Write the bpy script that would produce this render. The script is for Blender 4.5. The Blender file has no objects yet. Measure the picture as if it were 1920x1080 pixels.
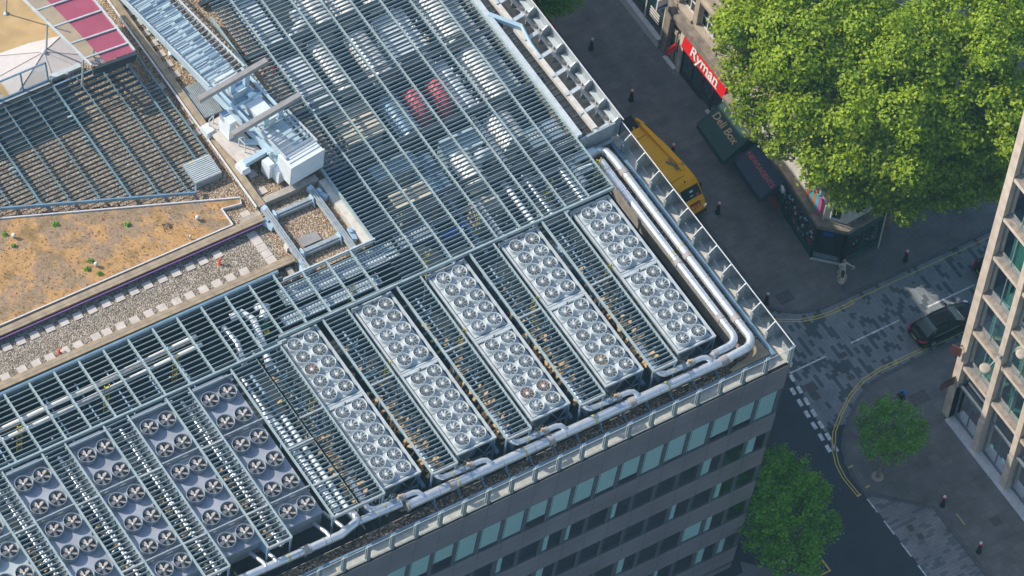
import bpy, bmesh, math, random
from mathutils import Vector, Matrix
random.seed(7)
C = bpy.context.collection
S = bpy.context.scene
# ---------------------------------------------------------------- camera, sky, sun, exposure
cam = bpy.data.objects.new('camera', bpy.data.cameras.new('camera')); C.objects.link(cam)
R3 = Matrix(((0.844965, 0.382712, -0.373586), (-0.527494, 0.7116, -0.464085), (0.088233, 0.5892, 0.803155)))
cam.matrix_world = Matrix.Translation((-125.5743, -149.6759, 279.6357)) @ R3.to_4x4()
cam.data.lens = 185.0596; cam.data.sensor_width = 36; cam.data.sensor_fit = 'HORIZONTAL'
cam.data.clip_start = 5; cam.data.clip_end = 3000
S.camera = cam
SUN = Vector((-0.88, 1.0, 1.0)).normalized()
W = bpy.data.worlds.new("World"); S.world = W; W.use_nodes = True
nt = W.node_tree; bg = nt.nodes['Background']
sky = nt.nodes.new('ShaderNodeTexSky'); sky.sky_type = 'NISHITA'; sky.sun_disc = False
sky.sun_elevation = math.asin(SUN.z); sky.sun_rotation = math.atan2(SUN.x, SUN.y)
nt.links.new(sky.outputs[0], bg.inputs[0]); bg.inputs[1].default_value = 0.15
sl = bpy.data.lights.new('sun', 'SUN'); sl.energy = 3.5; sl.angle = math.radians(0.53); sl.color = (1, .92, .8)
so = bpy.data.objects.new('sun', sl); C.objects.link(so)
so.rotation_euler = (-SUN).to_track_quat('-Z', 'Y').to_euler(); so.location = (0, 0, 80)
S.view_settings.view_transform = 'Standard'; S.view_settings.look = 'None'
S.view_settings.exposure = 0.5; S.view_settings.gamma = 1
S.cycles.max_bounces = 8; S.cycles.transparent_max_bounces = 24
S.cycles.caustics_reflective = False; S.cycles.caustics_refractive = False

# ---------------------------------------------------------------- materials
def mat(name, col, rough=.6, metal=0.0, var=.12, scale=3.0, bump=0.0, spec=.4, fine=0.0):
    m = bpy.data.materials.new(name); m.use_nodes = True
    t = m.node_tree; b = t.nodes['Principled BSDF']
    b.inputs['Roughness'].default_value = rough; b.inputs['Metallic'].default_value = metal
    b.inputs['Specular IOR Level'].default_value = spec
    g = t.nodes.new('ShaderNodeNewGeometry')
    n = t.nodes.new('ShaderNodeTexNoise'); n.inputs['Scale'].default_value = scale; n.inputs['Detail'].default_value = 6
    t.links.new(g.outputs['Position'], n.inputs['Vector'])
    r = t.nodes.new('ShaderNodeMapRange'); r.inputs['From Min'].default_value = .3; r.inputs['From Max'].default_value = .7
    r.inputs['To Min'].default_value = 1 - var; r.inputs['To Max'].default_value = 1 + var
    t.links.new(n.outputs['Fac'], r.inputs['Value'])
    mx = t.nodes.new('ShaderNodeMix'); mx.data_type = 'RGBA'; mx.blend_type = 'MULTIPLY'; mx.inputs[0].default_value = 1
    mx.inputs[6].default_value = (*col, 1); t.links.new(r.outputs[0], mx.inputs[7])
    t.links.new(mx.outputs[2], b.inputs['Base Color'])
    if bump:
        bp = t.nodes.new('ShaderNodeBump'); bp.inputs['Strength'].default_value = bump; bp.inputs['Distance'].default_value = .02
        n2 = t.nodes.new('ShaderNodeTexNoise'); n2.inputs['Scale'].default_value = fine or scale * 8; n2.inputs['Detail'].default_value = 4
        t.links.new(g.outputs['Position'], n2.inputs['Vector']); t.links.new(n2.outputs['Fac'], bp.inputs['Height'])
        t.links.new(bp.outputs[0], b.inputs['Normal'])
    return m

def ramp(t, fac, stops):
    c = t.nodes.new('ShaderNodeValToRGB'); e = c.color_ramp.elements
    while len(e) < len(stops): e.new(.5)
    for k, (p, col) in enumerate(stops): e[k].position = p; e[k].color = (*col, 1)
    t.links.new(fac, c.inputs[0]); return c

def gravel_mat(name, stops, scale=9, rough=.9):
    m = bpy.data.materials.new(name); m.use_nodes = True; t = m.node_tree; b = t.nodes['Principled BSDF']
    b.inputs['Roughness'].default_value = rough; b.inputs['Specular IOR Level'].default_value = .2
    g = t.nodes.new('ShaderNodeNewGeometry'); v = t.nodes.new('ShaderNodeTexVoronoi'); v.inputs['Scale'].default_value = scale
    t.links.new(g.outputs['Position'], v.inputs['Vector'])
    s = t.nodes.new('ShaderNodeSeparateColor'); t.links.new(v.outputs['Color'], s.inputs[0])
    c = ramp(t, s.outputs[0], stops)
    n = t.nodes.new('ShaderNodeTexNoise'); n.inputs['Scale'].default_value = 1.2; n.inputs['Detail'].default_value = 5
    t.links.new(g.outputs['Position'], n.inputs['Vector'])
    mr = t.nodes.new('ShaderNodeMapRange'); mr.inputs['To Min'].default_value = .65; mr.inputs['To Max'].default_value = 1.35
    t.links.new(n.outputs['Fac'], mr.inputs['Value'])
    mx = t.nodes.new('ShaderNodeMix'); mx.data_type = 'RGBA'; mx.blend_type = 'MULTIPLY'; mx.inputs[0].default_value = 1
    t.links.new(c.outputs[0], mx.inputs[6]); t.links.new(mr.outputs[0], mx.inputs[7]); t.links.new(mx.outputs[2], b.inputs['Base Color'])
    bp = t.nodes.new('ShaderNodeBump'); bp.inputs['Strength'].default_value = 1; bp.inputs['Distance'].default_value = .05; bp.invert = True
    t.links.new(v.outputs['Distance'], bp.inputs['Height']); t.links.new(bp.outputs[0], b.inputs['Normal'])
    return m

def brick_mat(name, c1, c2, mortar, bw, bh, ms=.012, rough=.85, offset=.5, dark=None, dscale=1.0, rot=0.0, noise=.25):
    m = bpy.data.materials.new(name); m.use_nodes = True; t = m.node_tree; b = t.nodes['Principled BSDF']
    b.inputs['Roughness'].default_value = rough; b.inputs['Specular IOR Level'].default_value = .25
    g = t.nodes.new('ShaderNodeNewGeometry'); mp = t.nodes.new('ShaderNodeMapping'); mp.inputs['Rotation'].default_value = (0, 0, rot)
    t.links.new(g.outputs['Position'], mp.inputs['Vector'])
    k = t.nodes.new('ShaderNodeTexBrick'); k.offset = offset
    k.inputs['Scale'].default_value = 1; k.inputs['Brick Width'].default_value = bw; k.inputs['Row Height'].default_value = bh
    k.inputs['Mortar Size'].default_value = ms; k.inputs['Color1'].default_value = (*c1, 1); k.inputs['Color2'].default_value = (*c2, 1)
    k.inputs['Mortar'].default_value = (*mortar, 1); k.inputs['Bias'].default_value = 0
    t.links.new(mp.outputs[0], k.inputs['Vector'])
    col = k.outputs['Color']
    if dark:      # scattered darker setts laid among the pale ones
        k2 = t.nodes.new('ShaderNodeTexBrick'); k2.offset = offset
        k2.inputs['Scale'].default_value = 1; k2.inputs['Brick Width'].default_value = bw; k2.inputs['Row Height'].default_value = bh
        k2.inputs['Mortar Size'].default_value = 0; k2.inputs['Color1'].default_value = (0, 0, 0, 1); k2.inputs['Color2'].default_value = (1, 1, 1, 1)
        t.links.new(mp.outputs[0], k2.inputs['Vector'])
        n3 = t.nodes.new('ShaderNodeTexNoise'); n3.inputs['Scale'].default_value = dscale; t.links.new(mp.outputs[0], n3.inputs['Vector'])
        ad = t.nodes.new('ShaderNodeMath'); ad.operation = 'MULTIPLY_ADD'; ad.inputs[1].default_value = .35
        t.links.new(n3.outputs['Fac'], ad.inputs[0]); t.links.new(k2.outputs['Color'], ad.inputs[2])
        gt = t.nodes.new('ShaderNodeMath'); gt.operation = 'GREATER_THAN'; gt.inputs[1].default_value = .90; t.links.new(ad.outputs[0], gt.inputs[0])
        mx = t.nodes.new('ShaderNodeMix'); mx.data_type = 'RGBA'; t.links.new(gt.outputs[0], mx.inputs[0])
        t.links.new(col, mx.inputs[6]); mx.inputs[7].default_value = (*dark, 1); col = mx.outputs[2]
    n = t.nodes.new('ShaderNodeTexNoise'); n.inputs['Scale'].default_value = .6; n.inputs['Detail'].default_value = 8; n.inputs['Roughness'].default_value = .65
    t.links.new(g.outputs['Position'], n.inputs['Vector'])
    mr = t.nodes.new('ShaderNodeMapRange'); mr.inputs['From Min'].default_value = .3; mr.inputs['From Max'].default_value = .7
    mr.inputs['To Min'].default_value = 1 - noise; mr.inputs['To Max'].default_value = 1 + noise
    t.links.new(n.outputs['Fac'], mr.inputs['Value'])
    m2 = t.nodes.new('ShaderNodeMix'); m2.data_type = 'RGBA'; m2.blend_type = 'MULTIPLY'; m2.inputs[0].default_value = 1
    t.links.new(col, m2.inputs[6]); t.links.new(mr.outputs[0], m2.inputs[7]); t.links.new(m2.outputs[2], b.inputs['Base Color'])
    return m

def glass_mat(name, tint=(.8, .95, .92), mixf=.8, rough=.03):
    m = bpy.data.materials.new(name); m.use_nodes = True; t = m.node_tree
    for n in list(t.nodes):
        if n.type != 'OUTPUT_MATERIAL': t.nodes.remove(n)
    o = [n for n in t.nodes if n.type == 'OUTPUT_MATERIAL'][0]
    tr = t.nodes.new('ShaderNodeBsdfTransparent'); tr.inputs[0].default_value = (*tint, 1)
    gl = t.nodes.new('ShaderNodeBsdfGlossy'); gl.inputs['Roughness'].default_value = rough; gl.inputs[0].default_value = (.9, .95, 1, 1)
    fr = t.nodes.new('ShaderNodeFresnel'); fr.inputs[0].default_value = 1.5
    ma = t.nodes.new('ShaderNodeMath'); ma.operation = 'MULTIPLY_ADD'; ma.inputs[1].default_value = mixf; ma.inputs[2].default_value = (1 - mixf) * .35
    t.links.new(fr.outputs[0], ma.inputs[0])
    mx = t.nodes.new('ShaderNodeMixShader'); t.links.new(ma.outputs[0], mx.inputs[0])
    t.links.new(tr.outputs[0], mx.inputs[1]); t.links.new(gl.outputs[0], mx.inputs[2]); t.links.new(mx.outputs[0], o.inputs[0])
    return m

def leaf_mat(name, c1, c2, trans=.45):
    m = bpy.data.materials.new(name); m.use_nodes = True; t = m.node_tree; b = t.nodes['Principled BSDF']
    o = [n for n in t.nodes if n.type == 'OUTPUT_MATERIAL'][0]
    g = t.nodes.new('ShaderNodeNewGeometry')
    c = ramp(t, g.outputs['Random Per Island'], [(0, c1), (1, c2)])
    b.inputs['Roughness'].default_value = .5; b.inputs['Specular IOR Level'].default_value = .35
    t.links.new(c.outputs[0], b.inputs['Base Color'])
    tl = t.nodes.new('ShaderNodeBsdfTranslucent'); t.links.new(c.outputs[0], tl.inputs[0])
    mx = t.nodes.new('ShaderNodeMixShader'); mx.inputs[0].default_value = trans
    t.links.new(b.outputs[0], mx.inputs[1]); t.links.new(tl.outputs[0], mx.inputs[2]); t.links.new(mx.outputs[0], o.inputs[0])
    return m

M = {}
def mk(n, *a, **k): M[n] = mat(n, *a, **k); return M[n]
mk('louvre', (.15, .23, .255), .5, .1, .28, .9); mk('louvre_dark', (.07, .10, .11), .6, .1, .3, .9); mk('louvre_beam', (.33, .41, .41), .5, .1, .15, 2)
mk('steel_blue', (.17, .27, .35), .5, .1, .15, 1.5); mk('steel_dark', (.035, .05, .06), .7)
mk('galv', (.42, .46, .46), .45, .35, .18, 4); mk('galv_pale', (.52, .57, .57), .5, .1, .12, 3)
mk('white_deck', (.47, .51, .525), .45, .05, .2, 1.1); mk('white_ring', (.55, .60, .61), .4, .05, .06)
mk('white_frame', (.46, .51, .52), .5, .1, .14, 2); mk('casing', (.20, .23, .25), .6)
mk('fan_blade', (.20, .245, .265), .5, .05, .2, 9); mk('fan_blade_pale', (.33, .38, .40), .5, .05, .2, 9); mk('fan_blade_dull', (.15, .17, .165), .7, .0, .4, 6); mk('fan_rust', (.24, .09, .035), .75, 0, .5, 7); mk('fan_ochre', (.30, .20, .06), .7, 0, .45, 7)
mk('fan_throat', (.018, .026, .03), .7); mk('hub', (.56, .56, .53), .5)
mk('grey_deck', (.33, .355, .41), .5, .05, .22, .7); mk('grey_ring', (.27, .32, .36), .4, .3, .1, 5); mk('petal', (.40, .36, .34), .5, .1, .25, 8)
mk('pipe', (.66, .69, .71), .34, .6, .10, 3); mk('pipe_dull', (.60, .65, .69), .4, .6, .12, 2); mk('band', (.36, .33, .31), .7)
mk('band_yellow', (.50, .43, .10), .6); mk('yellow', (.85, .66, .02), .5); mk('tan', (.36, .27, .165), .75, 0, .22, 2, .2)
mk('track_dark', (.05, .055, .06), .8); mk('purple', (.36, .16, .36), .5); mk('concrete', (.40, .36, .30), .9, 0, .2, 2, .3)
mk('paver', (.56, .50, .44), .9, 0, .14, 2.5, .2); mk('kerb_white', (.62, .63, .63), .6, 0, .12)
mk('bmu', (.44, .58, .66), .4, .05, .08, 1.5); mk('bmu_white', (.70, .75, .77), .4, .05, .06); mk('bmu_arm', (.33, .31, .29), .6, .1, .12, 2)
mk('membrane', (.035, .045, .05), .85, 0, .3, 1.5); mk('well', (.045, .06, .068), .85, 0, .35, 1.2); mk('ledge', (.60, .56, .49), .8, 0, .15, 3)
mk('duct', (.80, .77, .71), .5, .05, .12, 1.4); mk('duct_cream', (.66, .58, .42), .6); mk('duct_red', (.60, .10, .11), .5); mk('plant_blue', (.20, .32, .44), .5, .1, .2, 2)
mk('pump_blue', (.02, .10, .42), .4); mk('grating', (.50, .56, .60), .5, .3); mk('copper', (.60, .38, .17), .6, 0, .4, 8); mk('red', (.60, .03, .03), .5); mk('orange', (.80, .12, .04), .5)
mk('canopy_fabric', (.58, .53, .50), .9, 0, .05); mk('terrace_floor', (.50, .35, .17), .9, 0, .18, .8, .2)
mk('facade', (.205, .195, .20), .32, .0, .16, .35, spec=.6); mk('facade_pier', (.10, .12, .13), .4); mk('blind', (.68, .98, .95), .8, 0, .05)
mk('room', (.17, .22, .23), .9); mk('room_pale', (.30, .45, .45), .9); mk('side_wall', (.12, .13, .14), .5)
mk('asphalt', (.045, .056, .068), .9, 0, .22, .35, .3, fine=20); mk('paint_white', (.66, .68, .67), .8, 0, .35, 4); mk('paint_yellow', (.66, .52, .13), .8, 0, .25, 5)
mk('kerbstone', (.115, .12, .125), .85, 0, .2, 2); mk('iron', (.095, .092, .09), .7)
mk('stone', (.44, .37, .29), .85, 0, .18, 1.3, .2); mk('stone_pale', (.62, .585, .52), .85, 0, .15, 1.1, .2); mk('stone_dirty', (.25, .21, .17), .9, 0, .35, 2.5, .3)
mk('sash', (.70, .70, .68), .5); mk('shop_dark', (.012, .018, .022), .45); mk('sign_red', (.72, .012, .015), .45, 0, .04); mk('sign_white', (.80, .78, .74), .6)
mk('awning_green', (.014, .055, .048), .7, 0, .2, 2); mk('awning_navy', (.018, .035, .075), .7, 0, .2, 2); mk('text_tan', (.50, .38, .22), .7); mk('text_pink', (.42, .10, .11), .7)
mk('brown_sign', (.14, .055, .04), .5); mk('limestone', (.60, .50, .40), .85, 0, .16, 1.4, .15); mk('teal_dark', (.02, .075, .07), .5); mk('teal', (.18, .68, .50), .6); mk('teal_pale', (.46, .85, .73), .6)
mk('bark', (.20, .165, .12), .95, 0, .35, 4, .5); mk('van_yellow', (1.0, .50, .0), .3, 0, .06, spec=.5); mk('rubber', (.015, .015, .016), .9)
mk('car_black', (.006, .007, .010), .3, 0, .05, spec=.25); mk('car_red', (.5, .02, .02), .3); mk('chrome', (.7, .7, .72), .2, .9); mk('plate_yellow', (.75, .55, .03), .5); mk('lamp_red', (.65, .01, .02), .3)
mk('car_glass', (.010, .032, .036), .12, 0, .05, spec=.35); mk('skin', (.50, .30, .21), .6); mk('cloth_white', (.70, .66, .60), .9); mk('cloth_cream', (.62, .52, .40), .9); mk('cloth_navy', (.012, .016, .03), .9)
mk('jean', (.05, .11, .28), .9); mk('bag_blue', (.01, .20, .62), .7); mk('hair', (.05, .025, .012), .8); mk('bollard_black', (.012, .012, .014), .4)
mk('poster_red', (.5, .08, .05), .7); mk('poster_cyan', (.06, .42, .52), .7); mk('poster_pink', (.55, .10, .25), .7); mk('poster_orange', (.62, .20, .06), .7)
M['gravel'] = gravel_mat('gravel', [(0, (.13, .085, .05)), (.35, (.27, .19, .12)), (.7, (.40, .295, .195)), (1, (.56, .47, .36))], 13)
M['gravel_grey'] = gravel_mat('gravel_grey', [(0, (.12, .095, .075)), (.35, (.23, .19, .145)), (.7, (.35, .295, .225)), (1, (.55, .49, .40))], 15)
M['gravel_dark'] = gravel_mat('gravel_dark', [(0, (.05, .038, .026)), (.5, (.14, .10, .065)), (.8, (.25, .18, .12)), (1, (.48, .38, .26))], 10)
M['pavement'] = brick_mat('pavement', (.18, .178, .172), (.145, .147, .146), (.118, .122, .125), .9, .6, .014)
M['street'] = brick_mat('street', (.158, .156, .152), (.135, .136, .136), (.12, .122, .124), .6, .3, .01, rot=math.pi / 2)
M['setts'] = brick_mat('setts', (.25, .27, .285), (.215, .235, .25), (.16, .17, .18), .55, .26, .012, dark=(.095, .115, .13), dscale=.55, rot=math.pi / 2)
M['setts_pale'] = brick_mat('setts_pale', (.26, .255, .255), (.21, .215, .22), (.15, .155, .16), .55, .22, .012, dark=(.14, .155, .17), dscale=.8)
M['glass'] = glass_mat('glass', (.93, .98, .97), .55); M['glass_facade'] = glass_mat('glass_facade', (.93, 1, .99), .55, .03); M['glass_office'] = glass_mat('glass_office', (.80, .95, .94), .7, .02)
mk('glass_red', (.36, .085, .125), .32, 0, .10, .8, spec=.5)
M['leaf_plane'] = leaf_mat('leaf_plane', (.13, .25, .006), (.45, .56, .03), .38); M['leaf_dark'] = leaf_mat('leaf_dark', (.10, .29, .02), (.24, .50, .04), .4)
M['leaf_small'] = leaf_mat('leaf_small', (.10, .29, .03), (.25, .52, .06), .4)

# ---------------------------------------------------------------- mesh helpers
class MB:
    def __init__(s): s.v = []; s.f = []; s.m = []; s.sm = []
    def add(s, vs, fs, mi=0, sm=False):
        o = len(s.v); s.v += [tuple(v) for v in vs]
        for f in fs: s.f.append([i + o for i in f]); s.m.append(mi); s.sm.append(sm)
    def quad(s, a, b, c, d, mi=0): s.add([a, b, c, d], [(0, 1, 2, 3)], mi)
    def box(s, x0, x1, y0, y1, z0, z1, mi=0):
        s.add([(x0, y0, z0), (x1, y0, z0), (x1, y1, z0), (x0, y1, z0), (x0, y0, z1), (x1, y0, z1), (x1, y1, z1), (x0, y1, z1)],
              [(0, 3, 2, 1), (4, 5, 6, 7), (0, 1, 5, 4), (1, 2, 6, 5), (2, 3, 7, 6), (3, 0, 4, 7)], mi)
    def obox(s, c, sz, rot=(0, 0, 0), mi=0):
        from mathutils import Euler
        R = Euler(rot).to_matrix(); c = Vector(c); h = [q / 2 for q in sz]
        vs = [c + R @ Vector((a * h[0], b * h[1], d * h[2])) for d in (-1, 1) for a, b in ((-1, -1), (1, -1), (1, 1), (-1, 1))]
        s.add(vs, [(0, 3, 2, 1), (4, 5, 6, 7), (0, 1, 5, 4), (1, 2, 6, 5), (2, 3, 7, 6), (3, 0, 4, 7)], mi)
    def bar(s, p, q, w, h=None, mi=0):
        h = h or w; p = Vector(p); q = Vector(q); d = (q - p).normalized()
        up = Vector((0, 0, 1)) if abs(d.z) < .95 else Vector((0, 1, 0))
        a = d.cross(up).normalized() * w / 2; b = a.cross(d).normalized() * h / 2
        vs = [p - a - b, p + a - b, p + a + b, p - a + b, q - a - b, q + a - b, q + a + b, q - a + b]
        s.add(vs, [(0, 1, 2, 3), (7, 6, 5, 4), (0, 4, 5, 1), (1, 5, 6, 2), (2, 6, 7, 3), (3, 7, 4, 0)], mi)
    def tube(s, pts, r, n=12, mi=0, caps=True):
        pts = [Vector(p) for p in pts]; rs = r if isinstance(r, (list, tuple)) else [r] * len(pts)
        rings = []; prev = None
        for i, p in enumerate(pts):
            d = (pts[min(i + 1, len(pts) - 1)] - pts[max(i - 1, 0)]).normalized()
            if prev is None:
                up = Vector((0, 0, 1)) if abs(d.z) < .9 else Vector((0, 1, 0)); a = d.cross(up).normalized()
            else: a = (prev - d * prev.dot(d)).normalized()
            prev = a; b = d.cross(a)
            rings.append([p + (a * math.cos(2 * math.pi * k / n) + b * math.sin(2 * math.pi * k / n)) * rs[i] for k in range(n)])
        fs = [(i * n + k, i * n + (k + 1) % n, (i + 1) * n + (k + 1) % n, (i + 1) * n + k) for i in range(len(pts) - 1) for k in range(n)]
        s.add([v for r_ in rings for v in r_], fs, mi, True)
        if caps:
            s.add(rings[0], [tuple(range(n))[::-1]], mi); s.add(rings[-1], [tuple(range(n))], mi)
    def lathe(s, prof, n=20, c=(0, 0, 0), mi=0, sm=True):
        vs = [(c[0] + r * math.cos(2 * math.pi * k / n), c[1] + r * math.sin(2 * math.pi * k / n), c[2] + z) for r, z in prof for k in range(n)]
        fs = [(i * n + k, i * n + (k + 1) % n, (i + 1) * n + (k + 1) % n, (i + 1) * n + k) for i in range(len(prof) - 1) for k in range(n)]
        s.add(vs, fs, mi, sm)
    def prism(s, poly, z0, z1, mi=0):
        n = len(poly); vs = [(x, y, z0) for x, y in poly] + [(x, y, z1) for x, y in poly]
        s.add(vs, [tuple(range(n))[::-1], tuple(range(n, 2 * n))] + [(i, (i + 1) % n, n + (i + 1) % n, n + i) for i in range(n)], mi)
    def sheet(s, poly, z, mi=0): s.add([(x, y, z) for x, y in poly], [tuple(range(len(poly)))], mi)
    def loft(s, secs, mi=0, sm=True, caps=True):
        n = len(secs[0]); fs = [(i * n + k, i * n + (k + 1) % n, (i + 1) * n + (k + 1) % n, (i + 1) * n + k) for i in range(len(secs) - 1) for k in range(n)]
        s.add([v for q in secs for v in q], fs, mi, sm)
        if caps: s.add(secs[0], [tuple(range(n))[::-1]], mi); s.add(secs[-1], [tuple(range(n))], mi)
    def build(s, name, mats, parent=None, fix=True):
        me = bpy.data.meshes.new(name); me.from_pydata(s.v, [], s.f)
        for m in (mats if isinstance(mats, (list, tuple)) else [mats]): me.materials.append(M[m] if isinstance(m, str) else m)
        me.polygons.foreach_set('material_index', s.m); me.polygons.foreach_set('use_smooth', s.sm)
        if fix:
            b = bmesh.new(); b.from_mesh(me); bmesh.ops.recalc_face_normals(b, faces=b.faces); b.to_mesh(me); b.free()
        me.update()
        o = bpy.data.objects.new(name, me); C.objects.link(o)
        if parent: o.parent = parent
        return o

def tag(o, label, cat, group=None):
    o['label'] = label; o['category'] = cat; o['kind'] = 'thing'
    if group: o['group'] = group
    return o
def thing(name, label, cat, loc=(0, 0, 0), rz=0, group=None):
    o = bpy.data.objects.new(name, None); C.objects.link(o); o.location = loc; o.rotation_euler = (0, 0, rz); o.empty_display_size = .3
    return tag(o, label, cat, group)
def struct(o, kind='structure'): o['kind'] = kind; return o
def dup(o, loc=None, rz=None, label=None, parent=None):
    c = o.copy(); C.objects.link(c)
    if parent: c.parent = parent
    if loc is not None: c.location = loc
    if rz is not None: c.rotation_euler = (0, 0, rz)
    if label: c['label'] = label
    for ch in list(o.children): dup(ch, parent=c)
    return c
def arc(c, r, a0, a1, z, n=8): return [(c[0] + r * math.cos(a0 + (a1 - a0) * k / n), c[1] + r * math.sin(a0 + (a1 - a0) * k / n), z) for k in range(n + 1)]
def text(word, name, size, m, origin, right, up, parent=None, ext=.01, bold=0.0):
    cu = bpy.data.curves.new(name, 'FONT'); cu.body = word; cu.size = size; cu.extrude = ext; cu.offset = bold; cu.align_x = 'CENTER'; cu.align_y = 'CENTER'
    tmp = bpy.data.objects.new(name, cu); C.objects.link(tmp); bpy.context.view_layer.update()
    me = bpy.data.meshes.new_from_object(tmp.evaluated_get(bpy.context.evaluated_depsgraph_get()))
    bpy.data.objects.remove(tmp)
    r = Vector(right).normalized(); u = Vector(up); u = (u - r * u.dot(r)).normalized(); n = r.cross(u)
    me.transform(Matrix.Translation(origin) @ Matrix((r, u, n)).transposed().to_4x4())
    me.materials.clear(); me.materials.append(M[m])
    o = bpy.data.objects.new(name, me); C.objects.link(o)
    if parent: o.parent = parent
    return o
ORD = ['first', 'second', 'third', 'fourth', 'fifth', 'sixth', 'seventh', 'eighth', 'ninth', 'tenth', 'eleventh', 'twelfth']
# ================================================================ ground, roads, pavements
def poly_strip(mb, pts, w, z0, z1, mi=0, closed=False):
    n = len(pts); L = []; Rr = []
    for i, p in enumerate(pts):
        a = Vector(pts[max(i - 1, 0)]); b = Vector(pts[min(i + 1, n - 1)]); d = (b - a).normalized(); nn = Vector((-d.y, d.x))
        L.append(Vector(p) + nn * w / 2); Rr.append(Vector(p) - nn * w / 2)
    for i in range(n - 1):
        mb.prism([Rr[i][:], Rr[i + 1][:], L[i + 1][:], L[i][:]], z0, z1, mi)
b = MB(); b.sheet([(-500, -500), (500, -500), (500, 500), (-500, 500)], 0); struct(b.build('road_asphalt', 'asphalt'))
b = MB(); b.sheet([(4, 1.9), (18.7, 1.9), (18.7, 80), (4, 80)], .006); struct(b.build('street_paving', 'street'))
b = MB(); b.sheet([(16.75, -7.6), (19, -8), (60, -8), (60, 1.5), (18.6, 2.0), (17.2, 1.9), (16.9, -2.8), (16.2, -9.6)], .005); struct(b.build('road_setts', 'setts'))
PAV_A = [(18.75, 80), (18.75, 2.45), (19.3, 1.85), (20.05, 1.25), (21.1, .85), (22.3, .68), (60, .68)]
b = MB(); b.prism(PAV_A + [(60, 80)], -.02, .07); struct(b.build('shop_pavement', 'pavement'))
PAV_B = [(60, -5.85), (22.4, -5.85), (21.1, -6.05), (19.8, -6.65), (18.5, -7.55), (17.45, -8.45), (16.7, -9.4), (16.25, -10.5), (16.02, -11.6), (16.02, -12.95), (19.39, -16.1), (19.36, -60)]
b = MB(); b.prism(PAV_B + [(60, -60)], -.02, .10); struct(b.build('corner_pavement', 'pavement'))
b = MB(); b.sheet([(15.95, -13.0), (19.5, -16.3), (19.5, -60), (15.95, -60)], .007); struct(b.build('loading_bay_setts', 'setts_pale'))
b = MB(); b.prism([(-60, -14.3), (5.6, -14.3), (5.9, -13.5), (6.9, -14.5), (9.3, -16.6), (9.3, -60), (-60, -60)], -.02, .08); struct(b.build('office_pavement', 'pavement'))
k = MB(); poly_strip(k, PAV_B, .28, -.02, .112); poly_strip(k, PAV_A, .24, -.02, .078); struct(k.build('kerb_stones', 'kerbstone'))
# painted markings
mk_ = MB()
for i in range(7):
    t = i / 6; x = 16.9 - .62 * t; y = -3.1 - 6.0 * t
    mk_.prism([(x - .14, y - .3), (x + .13, y - .3), (x + .19, y + .28), (x - .08, y + .28)], .009, .0125)
for i in range(6):
    t = i / 5; x = 16.35 - .5 * t; y = -4.0 - 4.9 * t
    mk_.prism([(x - .14, y - .3), (x + .13, y - .3), (x + .19, y + .28), (x - .08, y + .28)], .009, .0125)
for x0, x1, y in ((17.0, 19.86, -2.7), (21.95, 25.85, -2.6), (28.2, 32, -2.6)): mk_.box(x0, x1, y - .06, y + .06, .009, .0125)
for i in range(12): mk_.box(15.85, 15.95, -14.6 - i * 1.95, -13.4 - i * 1.95, .009, .0125)
struct(mk_.build('white_road_markings', 'paint_white'))
mk_ = MB()
YA = [(16.5, 3.0), (17.3, 2.25), (18.1, 1.75), (19.1, 1.12), (20.03, .62), (21.1, .32), (22.3, .18), (23.9, .2)]
YB = [(25.9, -5.42), (24.1, -5.41), (22.4, -5.40), (20.98, -5.60), (19.47, -6.23), (18.1, -7.18), (17.05, -8.05), (16.3, -9.09), (15.80, -10.24), (15.6, -11.32), (15.65, -12.9)]
for P in (YA, YB):
    for o_ in (0, .2):
        poly_strip(mk_, [(x, y - o_ if P is YA else y + o_ * .5) if P is YA else (x - o_ * (1 if y < -6.3 else 0), y + (o_ if y >= -6.3 else o_ * .3)) for x, y in P], .07, .009, .0125)
poly_strip(mk_, [(23.9, .2), (60, .2)], .07, .009, .0125); poly_strip(mk_, [(25.9, -5.42), (60, -5.45)], .08, .009, .0125)
mk_.box(23.86, 23.96, -.05, .3, .013, .016); mk_.box(23.7, 23.78, -5.55, -5.1, .013, .016); mk_.box(15.4, 15.75, -12.98, -12.86, .013, .016)
mk_.box(16.12, 16.5, -10.9, -10.78, .114, .118); mk_.box(16.25, 16.6, -12.75, -12.62, .114, .118)
mk_.box(10.6, 10.72, -16.9, -15.85, .009, .0125); mk_.box(9.86, 10.6, -16.9, -16.79, .009, .0125); mk_.box(20.3, 20.36, -18.2, -17.2, .104, .107)
struct(mk_.build('yellow_road_markings', 'paint_yellow'))
# iron covers let into the paving
def cover(x, y, sx, sy, z, lab, grid=False):
    b = MB()
    if grid:
        for i in range(5): b.box(x - sx / 2 + sx * i / 4 - .025, x - sx / 2 + sx * i / 4 + .025, y - sy / 2, y + sy / 2, z, z + .006)
        for i in range(4): b.box(x - sx / 2, x + sx / 2, y - sy / 2 + sy * i / 3 - .025, y - sy / 2 + sy * i / 3 + .025, z + .0005, z + .0065)
        b.box(x - sx / 2, x + sx / 2, y - sy / 2, y + sy / 2, z - .004, z + .002, 1)
    else: b.box(x - sx / 2, x + sx / 2, y - sy / 2, y + sy / 2, z - .004, z + .004); b.box(x - sx / 2 + .06, x + sx / 2 - .06, y - sy / 2 + .06, y + sy / 2 - .06, z, z + .007)
    tag(b.build('manhole_cover', ['kerbstone' if grid else 'iron', 'iron']), lab, 'manhole cover', 'iron covers in the road and pavement')
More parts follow.
